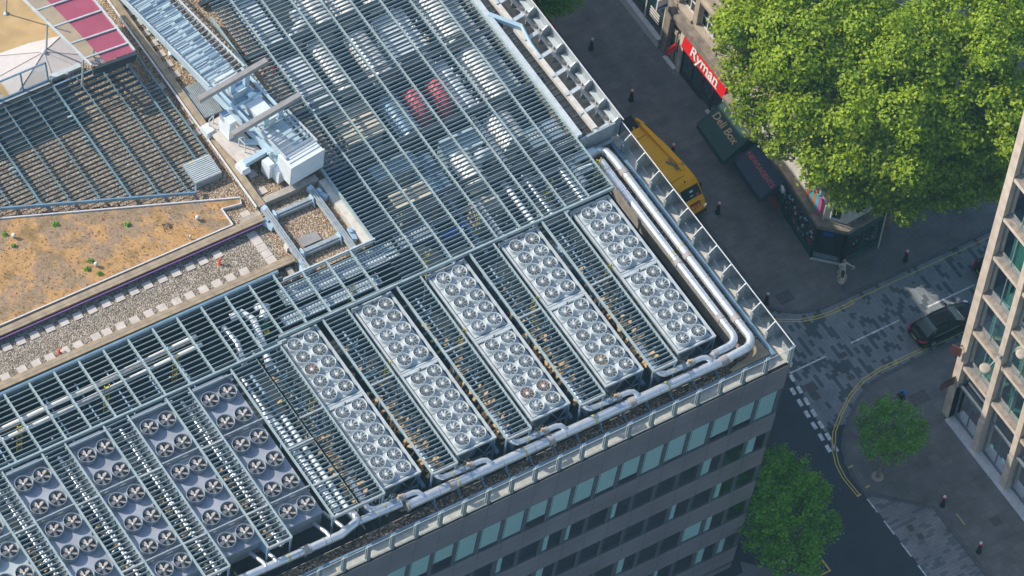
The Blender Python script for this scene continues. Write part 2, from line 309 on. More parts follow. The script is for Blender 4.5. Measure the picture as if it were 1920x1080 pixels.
COVERS = [(20.9, -3.15, .65, .4, .008, 'small dark iron cover in the setts nearest the parked black car', False), (20.4, -4.9, .5, .4, .008, 'small iron drain cover in the setts beside the curved yellow lines', False),
 (17.6, -4.3, .8, .7, .008, 'square dark iron cover at the mouth of the junction near the dashed lines', False), (17.5, -5.1, .5, .5, .008, 'smaller dark patch cover beside the square one near the dashed lines', False),
 (17.1, -16.65, .4, .5, .009, 'rusty cover in the loading bay setts, the one nearer the kerb tip', False), (17.3, -17.5, .4, .5, .009, 'rusty cover in the loading bay setts, the lower one', False),
 (22.3, -18.9, .7, .7, .102, 'round-cornered dark cover in the pavement left of the stone office block', False)]
for a in COVERS: cover(*a)
cover(20.1, 2.6, 1.1, .9, .072, 'pale paver inset grid cover in the shop pavement beside the yellow bend', True)
cover(23.4, -8.5, 1.3, .9, .102, 'paver inset grid cover in the pavement by the stone office corner', True)

# ================================================================ the office building with the plant roof
OB = thing('office_building', 'grey panelled office block with teal blinds and a roof full of cooling plant', 'office building', (0, 0, 0))
def F(s, z, d=0): return (s - .0226 * (23 - z), -14.25 + .0287 * (23 - z) + d, z)
def fbox(mb, s0, s1, z0, z1, d0, d1, mi=0):
    vs = [F(s0, z0, d0), F(s1, z0, d0), F(s1, z0, d1), F(s0, z0, d1), F(s0, z1, d0), F(s1, z1, d0), F(s1, z1, d1), F(s0, z1, d1)]
    mb.add(vs, [(0, 3, 2, 1), (4, 5, 6, 7), (0, 1, 5, 4), (1, 2, 6, 5), (2, 3, 7, 6), (3, 0, 4, 7)], mi)
ROWS = [(17.8, 20.5), (14.0, 15.9), (10.2, 12.1), (6.4, 8.3), (2.6, 4.5)]
SL, SR, BAY = -52.0, 5.66, 1.655
w = MB(); top = 23.0
for z0, z1 in ROWS:
    fbox(w, SL, SR, z1, top, 0, .25); top = z0
fbox(w, SL, SR, .9, top, 0, .25); fbox(w, SL, SR, .5, .9, .18, .25, 1); fbox(w, SL, SR, 0, .5, .05, .25)
NB = 35
for kk in range(NB):
    s = SR - BAY * kk
    fbox(w, s - .022, s + .012, .9, 22.9, -.004, 0, 1)          # vertical joints
    for z0, z1 in ROWS: fbox(w, s - .30, s - .0225, z0 + .001, z1 - .001, .05, .22, 1)
for z in (21.7, 17.2, 16.6, 13.4, 12.7, 9.6, 8.9, 5.8, 5.1, 1.9): fbox(w, SL, SR - .01, z - .005, z + .005, -.005, -.0005, 1)
w.build('front_wall', ['facade', 'facade_pier'], OB)
rm = MB()
fbox(rm, SL, SR - .3, .4, 21.2, 1.58, 1.7)
for z0, z1 in ROWS: fbox(rm, SL, SR - .3, z0 - .4, z0 - .1, .3, 1.6); fbox(rm, SL, SR - .3, z1 + .05, z1 + .3, .3, 1.6)
rm.build('room_interior', 'room', OB)
rnd = random.Random(5); seen = [23, 20, 17, 14, 10]
deep = {0: .98, 1: .8, 2: .82, 3: .96, 4: .93, 5: .97, 6: .8, 7: .9, 8: .88, 9: .95, 10: .72}
rest = MB()
for r_, (z0, z1) in enumerate(ROWS):
    for kk in range(NB - 1):
        s1 = SR - BAY * kk - .30; s0 = SR - BAY * (kk + 1) + .012
        vis = kk < seen[r_]
        g = MB() if vis else rest
        g.add([F(s0, z0, .06), F(s1, z0, .06), F(s1, z1, .06), F(s0, z1, .06)], [(0, 1, 2, 3)])
        if not vis: continue
        p = g.build('window', 'glass_facade', OB, fix=False)
        if r_ == 0: f_ = deep.get(kk, rnd.choice((.8, .9, .75, .95, .6)))
        else: f_ = rnd.choice((0, 0, 0, .25, 0, .95, .4))
        if f_:
            q_ = MB(); zz = z1 - (z1 - z0) * f_
            if r_ and f_ < .5: sm_ = s0 + (s1 - s0) * rnd.uniform(.3, .6); q_.add([F(s0 + .1, z0, .16), F(sm_, z0, .16), F(sm_, z1, .16), F(s0 + .1, z1, .16)], [(0, 1, 2, 3)])
            else: q_.add([F(s0, zz, .13), F(s1, zz, .13), F(s1, z1, .13), F(s0, z1, .13)], [(0, 1, 2, 3)])
            q_.build('blind', 'blind', p, fix=False)
o_ = rest.build('window', 'glass_facade', OB, fix=False); o_['kind'] = 'stuff'
w = MB(); w.add([F(SR, 0, .01), F(SR, 23, .01), (5.9, -13, 23), (5.9, 90, 23), (5.13, 90, 0)], [(0, 1, 2, 3, 4)])
w.box(-60, -59.8, -13, 90, 0, 24); w.box(-60, 5, 89.8, 90, 0, 24); w.build('side_wall', 'side_wall', OB)
# roof: sunken plant well, gravel ledge, kerbs
w = MB()
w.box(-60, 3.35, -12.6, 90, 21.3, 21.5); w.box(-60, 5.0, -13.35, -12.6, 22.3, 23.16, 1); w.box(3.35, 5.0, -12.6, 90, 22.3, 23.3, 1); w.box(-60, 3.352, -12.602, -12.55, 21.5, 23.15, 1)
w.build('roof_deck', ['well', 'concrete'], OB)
w = MB(); w.box(-52, 5.86, -14.22, -13.32, 22.6, 23.0); w.box(5.1, 5.88, -13.32, 90, 22.36, 23.02)
for i in range(33): w.box(5.12, 5.86, 13.4 - i * .82 - .008, 13.4 - i * .82 + .008, 23.02, 23.026, 1)
w.build('ledge', ['ledge', 'stone_dirty'], OB)
w = MB(); w.box(-52, 4.86, -13.36, -13.24, 22.9, 23.27); w.box(4.86, 5.12, -13.36, 5.0, 22.5, 23.42)
w.build('kerb', 'steel_blue', OB)
w = MB(); w.sheet([(-52, -13.25), (4.87, -13.25), (4.87, -12.61), (-52, -12.61)], 23.2); w.sheet([(3.36, -12.61), (4.87, -12.61), (4.87, 5.2), (3.36, 5.2)], 23.34)
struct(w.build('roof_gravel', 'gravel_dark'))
w = MB(); w.prism([(2.0, -13.0), (3.3, -12.75), (3.9, -12.5), (4.3, -11.9), (4.75, -11.9), (4.85, -13.2), (2.2, -13.2)], 23.1, 23.36); w.build('concrete_pad', 'tan', OB)
# raised roof block carrying gravel, tracks and sedum
w = MB(); w.prism([(-60, 5.25), (-19, 5.25), (-19, 4.45), (-12.6, 4.45), (-12.6, 10), (-11, 10), (-11, 90), (-18.9, 90), (-18.9, 24.9), (-60, 24.9)], 21.5, 24.45); w.build('raised_roof', 'membrane', OB)
w = MB(); w.sheet([(-60, 5.26), (-19, 5.26), (-19, 4.46), (-12.61, 4.46), (-12.61, 10), (-11.01, 10), (-11.01, 60), (-18.89, 60), (-18.89, 24.89), (-60, 24.89)], 24.5); struct(w.build('terrace_gravel', 'gravel'))
w = MB(); w.sheet([(-60, 5.3), (-18.0, 5.3), (-18.0, 9.78), (-60, 9.78)], 24.506); struct(w.build('walkway_gravel', 'gravel_grey'))
w = MB(); w.sheet([(-44, 20.6), (-22.9, 20.6), (-22.9, 24.5), (-44, 24.5)], 24.508); struct(w.build('void_shade_sheet', 'membrane'))  # dark sheet laid over the gravel; its colour stands in for a void's shade
w = MB(); w.sheet([(-60, 24.88), (-18.88, 24.88), (-18.88, 90), (-60, 90)], 21.7); struct(w.build('terrace_floor', 'terrace_floor'))
# ================================================================ chillers
def fan_mesh_white():
    c = MB(); c.lathe([(.50, -.30), (.485, -.1), (.475, -.02), (.47, 0), (.445, 0), (.43, -.05), (.425, -.3)], 28)
    for r in (.15, .25, .35): c.lathe([(r - .005, -.012), (r + .005, -.012)], 24)
    for k in range(12):
        a = math.pi * k / 6; c.bar((.1 * math.cos(a), .1 * math.sin(a), -.012), (.45 * math.cos(a), .45 * math.sin(a), -.012), .007)
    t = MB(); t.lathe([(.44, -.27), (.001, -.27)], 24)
    return c, t
def blades(n, r0, r1, ch, curved=False, ph=0):
    b = MB()
    for k in range(n):
        a = 2 * math.pi * k / n + ph
        def P(r, da, z): return (r * math.cos(a + da), r * math.sin(a + da), z)
        if curved: ps = [P(r0, -.15, -.10), P(r0 + .05, .5, -.15), P((r0 + r1) / 2, .62, -.19), P(r1 * .93, .52, -.2), P(r1, .25, -.14), P(r1 * .9, .0, -.08), P((r0 + r1) / 2, -.12, -.07)]
        else: ps = [P(r0, -.2, -.08), P(r0, .25, -.15), P(r1, ch, -.20), P(r1, -.02, -.08)]
        b.add(ps, [tuple(range(len(ps)))])
    return b
def first(b, *a): return b.build(*a)
# prototypes live as real fans on the first unit and are copied from there
WFAN = GFAN = None
def white_fan(parent, x, y, kind='fan_blade', ph=0.0):
    global WFAN
    if WFAN is None:
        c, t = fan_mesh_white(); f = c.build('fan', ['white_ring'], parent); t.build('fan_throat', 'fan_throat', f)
        bl = blades(9, .09, .42, .42).build('fan_blades', ['fan_blade'], f); h = MB(); h.lathe([(.115, -.2), (.115, -.06), (.09, -.03), (.001, -.03)], 16); h.build('fan_hub', 'hub', f)
        WFAN = f
    else: f = dup(WFAN, parent=parent)
    f.location = (x, y, 0)
    bl = [o for o in f.children if o.name.startswith('fan_blades')][0]; bl.rotation_euler = (0, 0, ph)
    for s_ in bl.material_slots: s_.link = 'OBJECT'; s_.material = M[kind]
    return f
def grey_fan(parent, x, y, ph):
    global GFAN
    if GFAN is None:
        c = MB(); c.lathe([(.54, -.42), (.54, -.02), (.55, 0), (.515, 0), (.51, -.05), (.51, -.4)], 28)
        for k in range(16):
            a = math.pi * k / 8; c.bar((.12 * math.cos(a), .12 * math.sin(a), -.02), (.52 * math.cos(a), .52 * math.sin(a), -.02), .007)
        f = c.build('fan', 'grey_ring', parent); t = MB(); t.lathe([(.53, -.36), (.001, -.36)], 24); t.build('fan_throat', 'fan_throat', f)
        blades(5, .07, .49, .5, True).build('fan_blades', 'petal', f); h = MB(); h.lathe([(.09, -.25), (.09, -.08), (.001, -.06)], 12); h.build('fan_hub', 'hub', f); GFAN = f
    else: f = dup(GFAN, parent=parent)
    f.location = (x, y, 0); [o for o in f.children if o.name.startswith('fan_blades')][0].rotation_euler = (0, 0, ph)
    return f
def white_chiller(x0, y0, n, label, odd={}):
    t = thing('roof_chiller', label, 'chiller', (x0, y0, 25.0), 0, 'white roof chillers in two rows'); L = n - 1
    ya, yb = -L - .62, .62
    d = MB()
    for i in range(n):
        d.box(-.56, 1.70, -i - .478, -i + .478, -.34, -.30)
    d.build('deck', 'white_deck', t)
    c = MB(); c.add([(-.5, ya + .55, -.36), (1.63, ya + .55, -.36), (1.63, yb, -.36), (-.5, yb, -.36), (.1, ya + .55, -2.3), (1.0, ya + .55, -2.3), (1.0, yb, -2.3), (.1, yb, -2.3)],
        [(0, 1, 2, 3), (4, 7, 6, 5), (0, 4, 5, 1), (1, 5, 6, 2), (2, 6, 7, 3), (3, 7, 4, 0)]); c.build('casing', 'casing', t)
    f = MB()
    for xa, xb in ((-.78, -.64), (1.80, 1.98)): f.box(xa, xb, ya - .1, yb + .2, -.42, -.24)
    f.box(-.64, 1.80, ya - .1, ya + .02, -.42, -.24); f.box(-.64, 1.80, ya + .1, ya + .16, -.40, -.28); f.box(-.64, 1.8, yb + .08, yb + .2, -.42, -.26)
    f.box(-.62, .5, yb - .04, yb + .06, -.36, -.22); f.box(.62, 1.75, yb - .04, yb + .06, -.36, -.22); f.build('frame', 'white_frame', t)
    for xx in (-.71, 1.89):
        for yy in (ya - .04, yb + .1): l = MB(); l.box(xx - .05, xx + .05, yy - .05, yy + .05, -3.5, -.42); l.build('leg', 'steel_blue', t)
    br = MB()
    for xa, xb in ((-.7, .5), (1.88, .68)): br.bar((xa, ya - .04, -.5), (xb, ya - .04, -2.6), .06); br.bar((xb, ya - .04, -.5), (xa, ya - .04, -2.6), .05)
    br.bar((-.7, ya - .04, -1.7), (1.88, ya - .04, -1.7), .07); br.build('brace', 'steel_blue', t)
    for i in range(n):
        for j in (0, 1): white_fan(t, 1.129 * j, -i, odd.get((j, i), random.choice(('fan_blade', 'fan_blade', 'fan_blade', 'fan_blade_pale', 'fan_blade_dull'))), random.random() * 6)
    return t
POS = ['beside the twin silver pipes', 'second from the twin silver pipes', 'third from the twin silver pipes', 'fourth from the twin silver pipes', 'farthest from the twin silver pipes']
for k in range(5):
    x = [0, -5.197, -10.39, -15.58, -20.78][k]
    white_chiller(x, 0 + .02 * k, 5, 'white ten-fan chiller of the back row, ' + POS[k] + (', one rusty fan' if k == 4 else ''), {(0, 2): 'fan_rust'} if k == 4 else {})
    white_chiller(x, -5.56 + .02 * k, 6, 'white twelve-fan chiller of the front row, ' + POS[k] + (', two rusty fans' if k == 2 else ', one ochre fan' if k == 1 else ''),
                  {2: {(0, 4): 'fan_rust', (1, 4): 'fan_rust'}, 1: {(0, 4): 'fan_ochre'}}.get(k, {}))
def grey_chiller(x0, ys, label, pale=False, rail=True):
    t = thing('roof_condenser', label, 'condenser unit', (x0, ys[0], 25.0), 0, 'grey condenser units on the left')
    ya, yb = ys[-1] - ys[0] - .78, .85
    d = MB(); d.box(-.75, 1.95, ya, yb + (.5 if ys[0] > -2 else 0), -.5, -.42); d.build('deck', 'white_frame' if pale else 'grey_deck', t)
    c = MB(); c.box(-.7, 1.9, ya + .05, yb, -1.6, -.5); c.build('casing', 'casing', t)
    f = MB(); f.box(-.9, 2.1, yb + .08, yb + .15, -.2, .03); f.box(-.8, 2.0, yb + .0, yb + .05, -.35, -.25)
    f.build('frame', 'galv', t)
    for y in ys:
        for j in (0, 1): grey_fan(t, 1.21 * j, y - ys[0], .35 + random.random() * .12)
    b = MB()
    for i in range(5): b.box(-.74, -.55, -i * .9 + .3, -i * .9 + .45, -.42, -.36)
    b.build('fixing_plate', 'galv_pale', t) if len(ys) > 2 else None
    if ys[0] > -2:
        p = MB(); p.tube([(-.6, 1.05, -.15), (1.5, 1.05, -.15)], .17, 12); p.tube([(1.5, 1.05, -.15), (1.75, 1.05, -.15), (1.9, .95, -.2), (1.95, .7, -.3)], .13, 10); p.build('header_pipe', 'grey_ring', t)
    return t
GX = [-27.2, -31.32, -35.48, -39.68, -43.85]
GN = ['nearest the white chillers', 'second from the white chillers', 'third from the white chillers', 'fourth from the white chillers', 'farthest from the white chillers']
for k, x in enumerate(GX):
    grey_chiller(x, (-.95, -2.78), 'grey four-fan condenser at the back of the row ' + GN[k], k == 4)
    grey_chiller(x, (-4.58, -6.39, -8.2), 'grey six-fan condenser in the middle of the row ' + GN[k], k == 4)
    if k < 3: grey_chiller(x, (-10.0,), 'grey two-fan condenser at the front end of the row ' + GN[k])
# ================================================================ louvred screens
def louvre(mb, x0, x1, y, z, h=.12, tilt=.045, th=.024, flange=.014):
    vs = [(x0, y + tilt - th / 2, z), (x1, y + tilt - th / 2, z), (x1, y + tilt + th / 2, z), (x0, y + tilt + th / 2, z), (x0, y - tilt - th / 2, z - h), (x1, y - tilt - th / 2, z - h), (x1, y - tilt + th / 2, z - h), (x0, y - tilt + th / 2, z - h)]
    mb.add(vs, [(0, 1, 2, 3), (7, 6, 5, 4), (0, 4, 5, 1), (1, 5, 6, 2), (2, 6, 7, 3), (3, 7, 4, 0)])
    if flange: mb.box(x0, x1, y + tilt - flange, y + tilt + flange, z, z + .014, 1)
def walkway(x0, x1, y0, y1, label, pitch=.317, group='louvred walkways between the units', joints=()):
    t = thing('louvred_walkway', label, 'walkway', ((x0 + x1) / 2, y1, 25.1), 0, group); ox, oy = (x0 + x1) / 2, y1
    s_ = MB(); y = y1 - .2
    while y > y0 + .1: louvre(s_, x0 - ox + .03, x1 - ox - .03, y - oy, -.02, .10, .025, .02); y -= pitch
    s_.build('slats', ['louvre', 'louvre_beam'], t)
    for xx in (x0, x1): r = MB(); r.box(xx - ox - .05, xx - ox + .05, y0 - oy, 0, -.17, .02); r.build('side_rail', 'louvre_beam', t)
    for yy in (y0, *joints): r = MB(); r.box(x0 - ox, x1 - ox, yy - oy - .06, yy - oy + .06, -.2, .03); r.build('cross_beam', 'galv', t)
    for yy in (y0 + .1, y0 + 6):
        for xx in (x0, x1): l = MB(); l.box(xx - ox - .05, xx - ox + .05, yy - oy - .05, yy - oy + .05, -3.6, -.17); l.build('leg', 'steel_blue', t)
    return t
WAYS = [(-2.9, -1.28, 'louvred walkway left of the white chillers beside the twin pipes'), (-8.07, -6.4, 'louvred walkway between the second and third white chiller rows from the pipes'), (-13.25, -11.6, 'louvred walkway between the third and fourth white chiller rows from the pipes'),
        (-18.42, -16.74, 'louvred walkway between the two leftmost white chiller rows')]
for x0, x1, lab in WAYS: walkway(x0, x1, -11.85, .85, lab, joints=(-4.7,))
walkway(-23.3, -21.62, -11.65, .85, 'louvred walkway left of the leftmost white chiller row', joints=(-4.7,))
walkway(-25.08, -23.3, -11.65, .3, 'louvred walkway over silver pipes beside the grey condensers', .33, joints=(-6.3, -9.2))
for x0, x1, lab in [(-29.5, -27.95, 'narrow louvred walkway between the first and second grey condenser rows'), (-33.7, -32.1, 'narrow louvred walkway between the second and third grey condenser rows'),
                    (-37.8, -36.28, 'narrow louvred walkway between the third and fourth grey condenser rows'), (-41.95, -40.45, 'narrow louvred walkway at the far left of the grey condensers')]:
    walkway(x0, x1, -11.7, .35, lab, .33, joints=(-3.85, -9.1))
def beam_y(parent, x, y0, y1, z=25.2, w=.12, h=.24, m='louvre_beam', notch=0):
    b = MB(); b.box(x - w / 2, x + w / 2, y0, y1, z - h, z)
    if notch:
        y = y0 + .1
        while y < y1: b.box(x - w / 2 - .02, x + w / 2 + .02, y - .02, y + .02, z - .08, z + .012); y += notch
    return b.build('beam', m, parent)
G = thing('louvred_plant_screen', 'huge grey-blue louvred screen over the pipes and ducts of the main roof', 'louvred screen', (-5, 1, 25.2))
G.location = (0, 0, 0)
s_ = MB(); y = 1.15
while y < 34:
    xl = -12.74 if y < 17.5 else -12.3
    if y < 4.2: xl = -12.7
    for i in range(1): louvre(s_, xl, 2.33, y, 25.16, .10, .03, .018)
    y += .305
s_.build('slats', ['louvre', 'louvre_beam'], G)
for i, x in enumerate([2.35, .63, -1.03, -2.70, -4.36, -6.0, -7.63, -9.25, -10.95]): beam_y(G, x, .95, 34, w=.10, notch=.305)
beam_y(G, -12.72, 4.4, 24)
bb = MB(); bb.box(-21.4, 2.4, .86, .98, 24.93, 25.2); bb.build('edge_beam', 'louvre_beam', G)
for yy in (5.2, 10.2, 15.2, 20.3, 25.4): bb = MB(); bb.box(-12.7, 3.2, yy - .17, yy + .17, 24.72, 24.97); bb.box(-12.7, 3.2, yy + .5, yy + .6, 24.8, 24.95); bb.build('girder', 'steel_dark', G)
G2 = thing('louvred_plant_screen', 'long narrow louvred screen between the gravel walkway and the condenser rows', 'louvred screen', (0, 0, 0))
s_ = MB(); y = 5.0
while y > 1.0: louvre(s_, -60, -19.0 if y > 4.3 else -12.7, y, 25.17, .07, .012, .018); y -= .36
for i in range(1): louvre(s_, -60, -21.5, .72, 25.17, .1, .03)
s_.build('slats', ['louvre', 'louvre_beam'], G2)
x = -12.72 - 1.655
for i in range(22):
    xx = -14.4 - 1.666 * i; beam_y(G2, xx, .5 if xx < -21.5 else .95, 4.4 if xx > -19 else 5.05, w=.11)
bb = MB(); bb.box(-60, -19.0, 5.05, 5.2, 24.7, 25.22); bb.build('edge_beam', 'steel_blue', G2)
bb = MB(); bb.box(-19.0, -12.6, 4.4, 4.5, 24.9, 25.22); bb.build('edge_beam', 'galv_pale', G2)
bb = MB(); bb.box(-60, -21.5, .38, .5, 24.9, 25.2); bb.build('edge_beam', 'louvre_beam', G2)
# terrace screen with a slanting edge
G3 = thing('louvred_plant_screen', 'louvred screen over the gravel beside the red canopy, its lower edge cut slantwise', 'louvred screen', (0, 0, 0))
def ybot(x): return 17.17 + (x + 31.34) * -.4115 if x < -20.36 else 12.9
s_ = MB(); y = 23.75
while y > 12.8:
    pitch = .42 if y > 21.5 else .31
    xl = -60 if y > 17.3 else -31.34 + (y - 17.17) / -.4115
    xr = -18.25 if y > 14.9 else -20.1
    if xl < xr:
        if y > 21.5: louvre(s_, xl, xr - .8, y, 25.08, .14, .06, .06)
        else: louvre(s_, xl, xr, y, 25.08, .10, .03, .022)
    y -= pitch
s_.build('slats', ['louvre_dark', 'louvre'], G3)
for x, wd in ((-18.22, .08), (-19.08, .10), (-20.72, .05), (-22.38, .05), (-23.98, .11), (-25.7, .04), (-27.38, .04), (-29.0, .11), (-30.7, .06), (-32.3, .06), (-34, .16), (-36, .06), (-38, .06)):
    beam_y(G3, x, 14.9 if x > -20 else ybot(x) if x > -31 else 17.3, 23.85, 25.12, wd, .2, 'louvre')
bb = MB(); bb.bar((-31.34, 17.17, 25.02), (-20.36, 12.65, 25.02), .1, .24); bb.bar((-60, 17.2, 25.02), (-31.3, 17.2, 25.02), .1, .24); bb.bar((-20.36, 12.65, 25.02), (-20.1, 13.1, 25.02), .1, .2); bb.box(-24, -18.2, 23.8, 23.9, 24.9, 25.12); bb.build('edge_beam', 'steel_blue', G3)
bb = MB()
for i in range(14): bb.box(-24.3, -24.0, 23.2 - i * .36, 23.3 - i * .36, 24.8, 24.92); bb.box(-29.3, -29.0, 23.2 - i * .36, 23.3 - i * .36, 24.8, 24.92)
bb.build('bracket', 'galv_pale', G3)
# ================================================================ insulated pipes
def pipe(name, label, pts, r, bands=(), joints=1.9, m='pipe', group=None, ends=True):
    t = thing(name, label, 'pipe', pts[0], 0, group); o = Vector(pts[0]); P = [Vector(p) - o for p in pts]
    b = MB(); b.tube(P, r, 18)
    L = 0; nx = .8
    for a, c in zip(P[:-1], P[1:]):
        d = (c - a).length
        while nx < L + d: q = a + (c - a) * ((nx - L) / d); dd = (c - a).normalized(); b.tube([q - dd * .014, q + dd * .014], r + .008, 18, 1); nx += joints
        L += d
    b.build('pipe', [m, 'bmu_arm'], t)
    for (bx, by, bz), (dx, dy), w_, mm, rr in bands:
        q = Vector((bx, by, bz)) - o; dd = Vector((dx, dy, 0)).normalized(); k_ = MB(); k_.tube([q - dd * w_ / 2, q + dd * w_ / 2], r + rr, 18); k_.build('band', mm, t)
    return t
Z0 = 24.05
YB_ = 'band_yellow'
pipe('insulated_pipe', 'thick silver pipe along the roof edge, the outer of the twin pipes', [(3.2, 4.5, 23.7), (3.7, 4.45, 23.95), (3.98, 4.1, Z0)] + [(4.08, 3.4, Z0), (4.1, 2, Z0), (4.08, -11.6, Z0)] + arc((3.3, -11.75), .8, 0, -math.pi / 2, Z0) + [(2.6, -12.53, 23.95), (1.9, -12.5, 23.83)], .27,
     [((4.1, 2.2, Z0), (0, 1), .4, 'band', .03), ((4.08, -5.05, Z0), (0, 1), .35, 'band', .03), ((4.08, -10.4, Z0), (0, 1), .4, 'band', .03), ((4.08, -4.3, Z0), (0, 1), .08, YB_, .01), ((4.1, 1.7, Z0), (0, 1), .08, YB_, .01), ((1.95, -12.5, 23.83), (1, 0), .35, 'band', .035)], group='twin silver pipes by the roof edge')
pipe('insulated_pipe', 'thick silver pipe along the chillers, the inner of the twin pipes', [(3.3, 3.6, Z0), (3.28, 2.5, Z0), (3.27, -10.9, Z0)] + arc((2.55, -11.2), .72, 0, -math.pi / 2, Z0) + [(1.6, -11.95, Z0), (1.2, -12.1, Z0)], .25,
     [((3.27, -5.2, Z0), (0, 1), .35, 'band', .03), ((3.27, -9.9, Z0), (0, 1), .4, 'band', .03), ((3.27, -4.5, Z0), (0, 1), .08, YB_, .01), ((3.28, 2.3, Z0), (0, 1), .5, 'pipe_dull', .01), ((1.5, -12.0, Z0), (1, 0), .25, 'band', .03)], group='twin silver pipes by the roof edge')
pipe('header_pipe', 'largest silver header pipe running along the front roof edge under the white chillers', [(2.35, -12.5, 23.8), (-20.45, -12.33, 23.8)], .31,
     [((x_, -12.482 + .0075 * -x_, 23.8), (1, 0), .1, YB_, .012) for x_ in (-2.2, -7.4, -12.3, -16.9)] + [((x_, -12.482 + .0075 * -x_, 23.8), (1, 0), .42, 'band', .035) for x_ in (1.75, -4.75, -10.5, -17.35)] + [((-20.4, -12.33, 23.8), (1, 0), .16, 'band', .06)], 2.2)
pipe('header_pipe', 'thinner dull silver pipe end joining the big header near its flanged end', [(-20.7, -12.15, 24.0), (-23.6, -12.0, 23.95)], .23, [((-22.3, -12.05, 23.97), (1, 0), .1, YB_, .01)], m='pipe_dull')
pipe('header_pipe', 'silver header pipe along the front roof edge below the grey condensers', [(-23.7, -11.0, 24.15)] + arc((-24.0, -11.7), .42, .5, -math.pi / 2, 24.1, 6) + [(-24.9, -12.28, 23.9), (-46, -11.8, 23.85)], .25,
     [((-27.2, -12.22, 23.89), (1, 0), .5, 'band', .04), ((-28.4, -12.2, 23.89), (1, 0), .1, YB_, .01), ((-26, -12.25, 23.9), (1, 0), .06, 'band', .02)], 2.2)
BR = [(-2.28, 'nearest the roof corner'), (-7.55, 'second from the roof corner'), (-12.7, 'third from the roof corner'), (-17.9, 'fourth from the roof corner'), (-22.65, 'farthest from the roof corner')]
for x, lab in BR:
    yy = -11.9
    pts = [(x, -9.3, 24.3), (x, -11.2, 24.2)] + arc((x + .4, -11.45), .4, math.pi, 1.5 * math.pi, 24.15, 6) + [(x + 1.4, yy, 24.15), (x + 2.6, yy, 24.15)] + [(x + 2.9, yy - .02, 24.15), (x + 3.15, yy - .12, 24.15), (x + 3.3, yy - .35, 24.08), (x + 3.3, yy - .5, 23.9)]
    t = pipe('branch_pipe', 'bent silver branch pipe with valves joining the front header, ' + lab, pts, .175, [((x + .9, yy, 24.15), (1, 0), .07, YB_, .01), ((x + 1.55, yy, 24.15), (1, 0), .3, 'grey_ring', .03), ((x + 2.15, yy, 24.15), (1, 0), .35, 'band', .04)], group='valved branch pipes to the front header')
    v = MB(); v.obox((1.9, yy + 9.3, .12), (.12, .12, .3)); v.tube([(1.9, yy + 9.3, .0), (1.9, yy + 9.3, .12)], .06, 8); v.lathe([(.12, .12), (.12, .15)], 10, (2.15, yy + 9.3, 0)); v.build('valve_handle', 'copper', t)
for x, lab in ((-25.6, 'nearer the corner'), (-24.6, 'closest to the bent header end'), (-29.2, 'below the second condenser row'), (-29.9, 'farthest from the bent header end')):
    pipe('branch_pipe', 'short silver stub pipe rising to the left header, ' + lab, [(x - .3, -10.3, 23.6), (x, -11.8, 24.0), (x, -12.2, 24.05)], .13, group='stub pipes to the left header')
# pipe stands on the ledge
for i in range(13):
    x = 1.2 - 1.66 * i
    b = MB(); b.box(x - .03, x + .03, -13.2, -12.3, 23.2, 23.3); b.box(x - .05, x + .05, -12.75, -12.65, 23.3, 23.7); b.box(x - .03, x + .03, -12.95, -12.65, 23.4, 23.46)
    tag(b.build('pipe_stand', 'steel_blue'), 'small steel stand under the front header pipe on the gravel, ' + (ORD[i] if i < 12 else 'thirteenth') + ' from the corner', 'pipe stand', 'stands under the header pipe')
# ================================================================ plant under the screens
def duct(name, label, x, y0, y1, zc, r, m, flat=.8):
    t = thing(name, label, 'duct', (x, y0, zc), 0)
    b = MB(); L = y1 - y0
    secs = [[(r * math.cos(a), yy, r * flat * math.sin(a)) for a in [2 * math.pi * k / 20 for k in range(20)]] for yy in (0, L)]
    b.loft(secs); b.build('duct_body', m, t)
    k = MB(); n = max(2, int(L / 1.3))
    for i in range(n + 1):
        yy = .05 + (L - .1) * i / n
        k.loft([[((r + .04) * math.cos(a), yy + e, (r * flat + .04) * math.sin(a)) for a in [2 * math.pi * j / 20 for j in range(20)]] for e in (-.03, .03)])
    k.build('flange', 'galv', t); return t
duct('ventilation_duct', 'long pale round-topped duct under the screen by the roof edge, nearer length', .5, 10.6, 14.85, 23.95, .85, 'duct')
duct('ventilation_duct', 'long pale round-topped duct under the screen by the roof edge, farther length', .5, 15.7, 21.5, 23.95, .85, 'duct')
duct('ventilation_duct', 'short pale duct beneath the screen in front of the long round-topped ducts', -.6, 7.2, 9.6, 23.8, .95, 'duct')
duct('ventilation_duct', 'pale duct under the screen behind the red ducts', -4.9, 15.6, 19.6, 23.5, .8, 'duct')
duct('ventilation_duct', 'pale duct under the far end of the screen, behind another pale duct', -4.4, 20.7, 25.5, 23.6, .8, 'duct')
duct('ventilation_duct', 'dull blue round duct under the screen left of the red ducts', -5.6, 11.2, 14.4, 23.3, .75, 'plant_blue')
for x, lab in ((-4.1, 'left'), (-2.45, 'right')):
    t = thing('red_duct', 'bright red bent duct under the screen, the %s one of the pair' % lab, 'duct', (x, 13.0, 22.2), 0, 'pair of red bent ducts')
    b = MB(); b.tube([(0, .9, 1.15), (0, .5, 1.35), (0, 0, 1.3), (0, -.45, 1.0), (0, -.7, .4), (0, -.75, -.5)], [.62, .62, .6, .58, .55, .55], 18); b.build('duct_body', 'duct_red', t)
    k = MB(); k.tube([(0, .86, 1.16), (0, .94, 1.12)], .68, 18); k.tube([(0, -.72, .1), (0, -.74, .02)], .62, 18); k.build('flange', 'duct_red', t)
